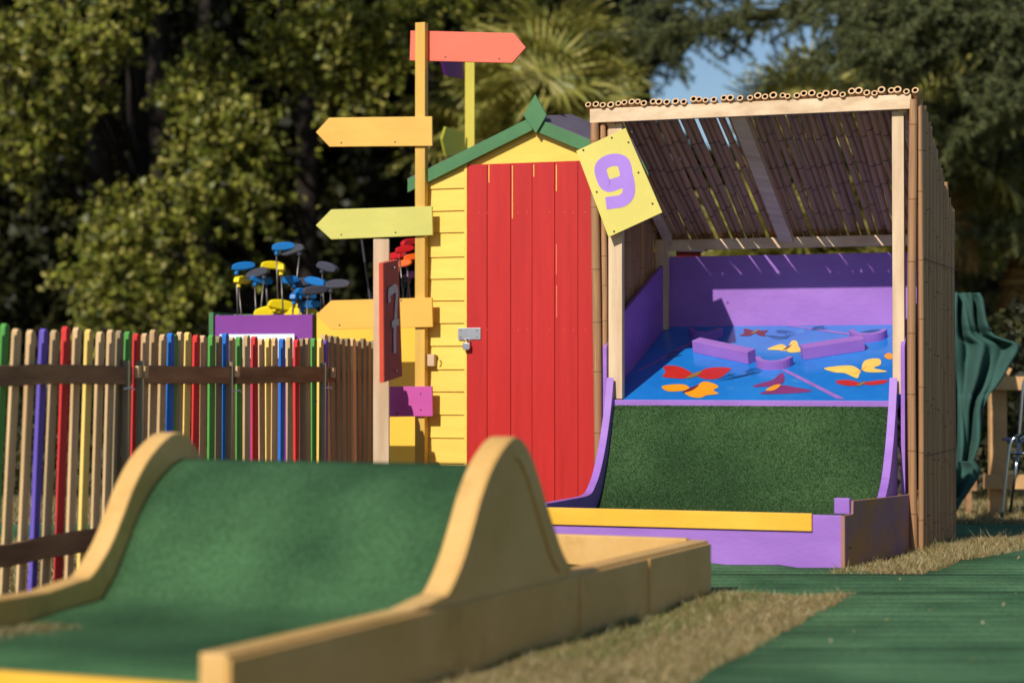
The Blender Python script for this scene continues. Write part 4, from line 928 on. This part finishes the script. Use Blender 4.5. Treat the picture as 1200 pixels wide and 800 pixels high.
# fan palms
def frond_mesh(seed, nseg=34, span=300, ln=.62):
    r2 = random.Random(seed); V = []; Fc = []
    # petiole along +x then fan in the plane; unit in metres, pointing +x
    w_ = .012
    V += [(-.55, -w_, 0), (-.55, w_, 0), (0, w_*1.2, 0), (0, -w_*1.2, 0)]; Fc.append((0, 1, 2, 3))
    for i in range(nseg):
        a_ = R(-span/2+span*i/(nseg-1)); l_ = ln*(.78+.22*math.cos(a_*.5))*r2.uniform(.9, 1.05); d_ = Vector((math.cos(a_), math.sin(a_), 0)); s_ = Vector((-d_.y, d_.x, 0)); wd = .020
        dr = r2.uniform(.05, .16)*(1.4-.4*math.cos(a_)); zz = (.012 if i % 2 else -.012)
        b = len(V); pts = [(0.02, wd*.25, 0), (.55, wd, .03), (.85, wd*.6, .0-dr*.35), (1.0, .002, -dr)]
        for t, ww, z_ in pts:
            p = d_*l_*t; V += [tuple(p-s_*ww+Z*(z_+zz*t)), tuple(p+s_*ww+Z*(z_-zz*t))]
        for k in range(3): Fc.append((b+2*k, b+2*k+1, b+2*k+3, b+2*k+2))
    me = bpy.data.meshes.new('frond'); me.from_pydata(V, [], Fc); me.materials.append(M['palm']); return me
FM = [frond_mesh(i) for i in range(4)]
def palm(px, py, Y, label, n=26, sc=1.0, dry=7, heroes=()):
    Y = my(Y); sc *= KV
    c = at(px, py, Y); t = thing('fan_palm', (c.x, Y, -.1), label, 'palm', 'fan palms behind the shed and shelter')
    MB().tube([Vector((c.x, Y, -.2)), Vector((c.x+.04, Y, c.z*.5)), Vector((c.x, Y, c.z-.1))], [.19, .18, .15], 10).build('trunk', M['bark'], t, smooth=True)
    for i in range(n):
        el = R(75-100*(i/(n-1))); az = i*2.39996+px; d_ = Vector((math.cos(az)*math.cos(el), math.sin(az)*math.cos(el), math.sin(el)))
        q_ = d_.to_track_quat('X', 'Z') @ Quaternion((0, 1, 0), R(random.uniform(-5, 25))) @ Quaternion((1, 0, 0), R(random.uniform(-25, 25)))
        dupmesh('frond', random.choice(FM), t, c+d_*.55*sc, q_, (sc,)*3)
    for (hx, hy, ang, hs, dz) in heroes:
        hs *= KV; dz *= KV; c2 = at(hx, hy, Y-.55*KV); ct = Vector((math.cos(R(ang)), -.12, math.sin(R(ang)))).normalized(); nr = Vector((-.25, -1, .45)).normalized(); yy = nr.cross(ct).normalized(); nr = ct.cross(yy)
        dupmesh('frond', random.choice(FM), t, c2+Vector((0, dz, 0)), Matrix((ct, yy, nr)).transposed().to_quaternion(), (hs,)*3)
    for i in range(dry):
        az = i*2.4; d_ = Vector((math.cos(az)*.35, math.sin(az)*.35, -.94)); q_ = d_.to_track_quat('X', 'Z')
        dupmesh('dead_frond', random.choice(FM), t, c+d_*.55*sc-Z*.15, q_, (sc*.9, sc*.5, sc*.5), M['palm_dry'])
palm(648, 105, 18.6, 'fan palm rising behind the shed roof', 24, .88, 7, [(640, 88, 80, .95, 0), (700, 110, 20, .9, .1)])
palm(575, 165, 19.5, 'lower fan palm in shade left of the shed gable', 16, .9, 5)
palm(955, 150, 19.5, 'fan palm with one pale fan above the shelter roof', 18, .8, 5, [(950, 118, 85, 1.0, 0), (900, 122, 130, .7, .2)])
palm(1105, 190, 18.0, 'fan palm just right of the bamboo shelter', 16, .85, 14)
palm(1205, 260, 18.6, 'fan palm at the right edge', 14, .85, 16)
palm(900, 330, 18.4, 'low fan palm seen through the gap under the shelter roof', 20, .95, 4)
palm(1010, 340, 18.8, 'smaller low fan palm behind the right of the shelter', 16, .9, 4)

# cedar with drooping branchlets
ced = thing('cedar', (9.1, my(20.5), -.1), 'large dark cedar whose drooping boughs hang across the top right', 'tree')
MB().tube([Vector((9.1, my(20.5), -.3)), Vector((9, my(20.5), 6)), Vector((9.1, my(20.5), 15))], [.6, .5, .3], 12).build('trunk', M['bark'], ced, smooth=True)
boughs = [([(1230, -60), (1060, -30), (930, 10), (830, 30), (770, 42)], 17.2, .55), ([(1240, 30), (1130, 20), (1050, 45), (990, 75)], 16.8, .9), ([(1240, 90), (1160, 110), (1100, 150), (1075, 170)], 17.6, .9),
          ([(1200, -80), (1000, -60), (860, -50), (720, -40)], 18.2, .7), ([(1240, 160), (1180, 180), (1130, 210)], 18.4, .6), ([(1240, 250), (1180, 265), (1120, 275)], 18.6, .5), ([(1260, 330), (1190, 330), (1130, 350)], 19.4, .4),
          ([(1220, -90), (1130, -40), (1080, 0), (1030, 20)], 17.0, 1.1), ([(1000, -90), (900, -50), (850, -20), (800, 0)], 17.4, .4), ([(1240, 60), (1200, 80), (1160, 120)], 16.4, .7), ([(700, -60), (720, 0), (735, 50), (740, 80)], 18.8, .6), ([(1080, -80), (990, -20), (930, 30)], 19, .4)]
tw = []; mb = MB()
for pts, Y, dens in boughs:
    w3 = [tuple(at(x, y, my(Y)+1.3*math.sin(x*.01))) for x, y in pts]; path = [Vector(p) for p in smoothpath(w3, 10)]
    mb.tube(path, [.08*(1-.7*i/len(path)) for i in range(len(path))], 6)
    for i, p in enumerate(path):
        for _ in range(int(4.6*dens+.5)):
            az = rng.uniform(0, 6.28); l_ = rng.uniform(.25, 1.2); st = p+Vector((math.cos(az)*l_, math.sin(az)*l_, rng.uniform(-.12, .12)))
            mb.tube([p, st], .010, 3, False)
            nn = int(l_/.055)
            for t in np.linspace(0, 1, nn): tw.append(p.lerp(st, t))
            hl = rng.uniform(.12, .5); q_ = st.copy(); dx = rng.normal(0, .8); dy = rng.normal(0, .6)
            for t in range(int(hl/.042)): q_ = q_+Vector((dx*.042, dy*.042, -.042)); tw.append(q_.copy())
mb.build('boughs', M['bark'], ced)
tw = np.array([list(p) for p in tw]); k = 12; Pn = np.repeat(tw, k, 0); d_ = rng.normal(0, 1, Pn.shape); d_[:, 2] -= 1.1; d_ /= np.linalg.norm(d_, axis=1)[:, None]
sd = np.cross(d_, rng.normal(0, 1, Pn.shape)); sd /= np.linalg.norm(sd, axis=1)[:, None]; ln_ = rng.uniform(.055, .11, len(Pn))[:, None]
V = np.stack([Pn-sd*.010, Pn+sd*.010, Pn+d_*ln_], 1).reshape(-1, 3)
o = bigmesh('foliage', V, np.arange(len(V)).reshape(-1, 3), M['needles'], ced, k=3, origin=(4, 18, 4)); print('needles', len(V)//3)
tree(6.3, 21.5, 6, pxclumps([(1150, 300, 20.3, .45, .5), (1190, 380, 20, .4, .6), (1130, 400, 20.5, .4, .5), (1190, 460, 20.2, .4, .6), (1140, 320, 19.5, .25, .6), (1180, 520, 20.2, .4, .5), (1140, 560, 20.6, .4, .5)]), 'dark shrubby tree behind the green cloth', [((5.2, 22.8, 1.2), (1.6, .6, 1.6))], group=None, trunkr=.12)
mass('low_shrubs', [(3.2, 9.5, 16.4, 17.6, -.15, 1.5)], 900, .10, 'low dark shrubs behind the timber fence at the right', far=False)
mass('low_shrubs', [(-9, -.8, 17.2, 18.4, -.15, .75)], 900, .10, 'low dark shrubs seen through the picket fence', far=False)
print('OBJECTS', len(bpy.data.objects))
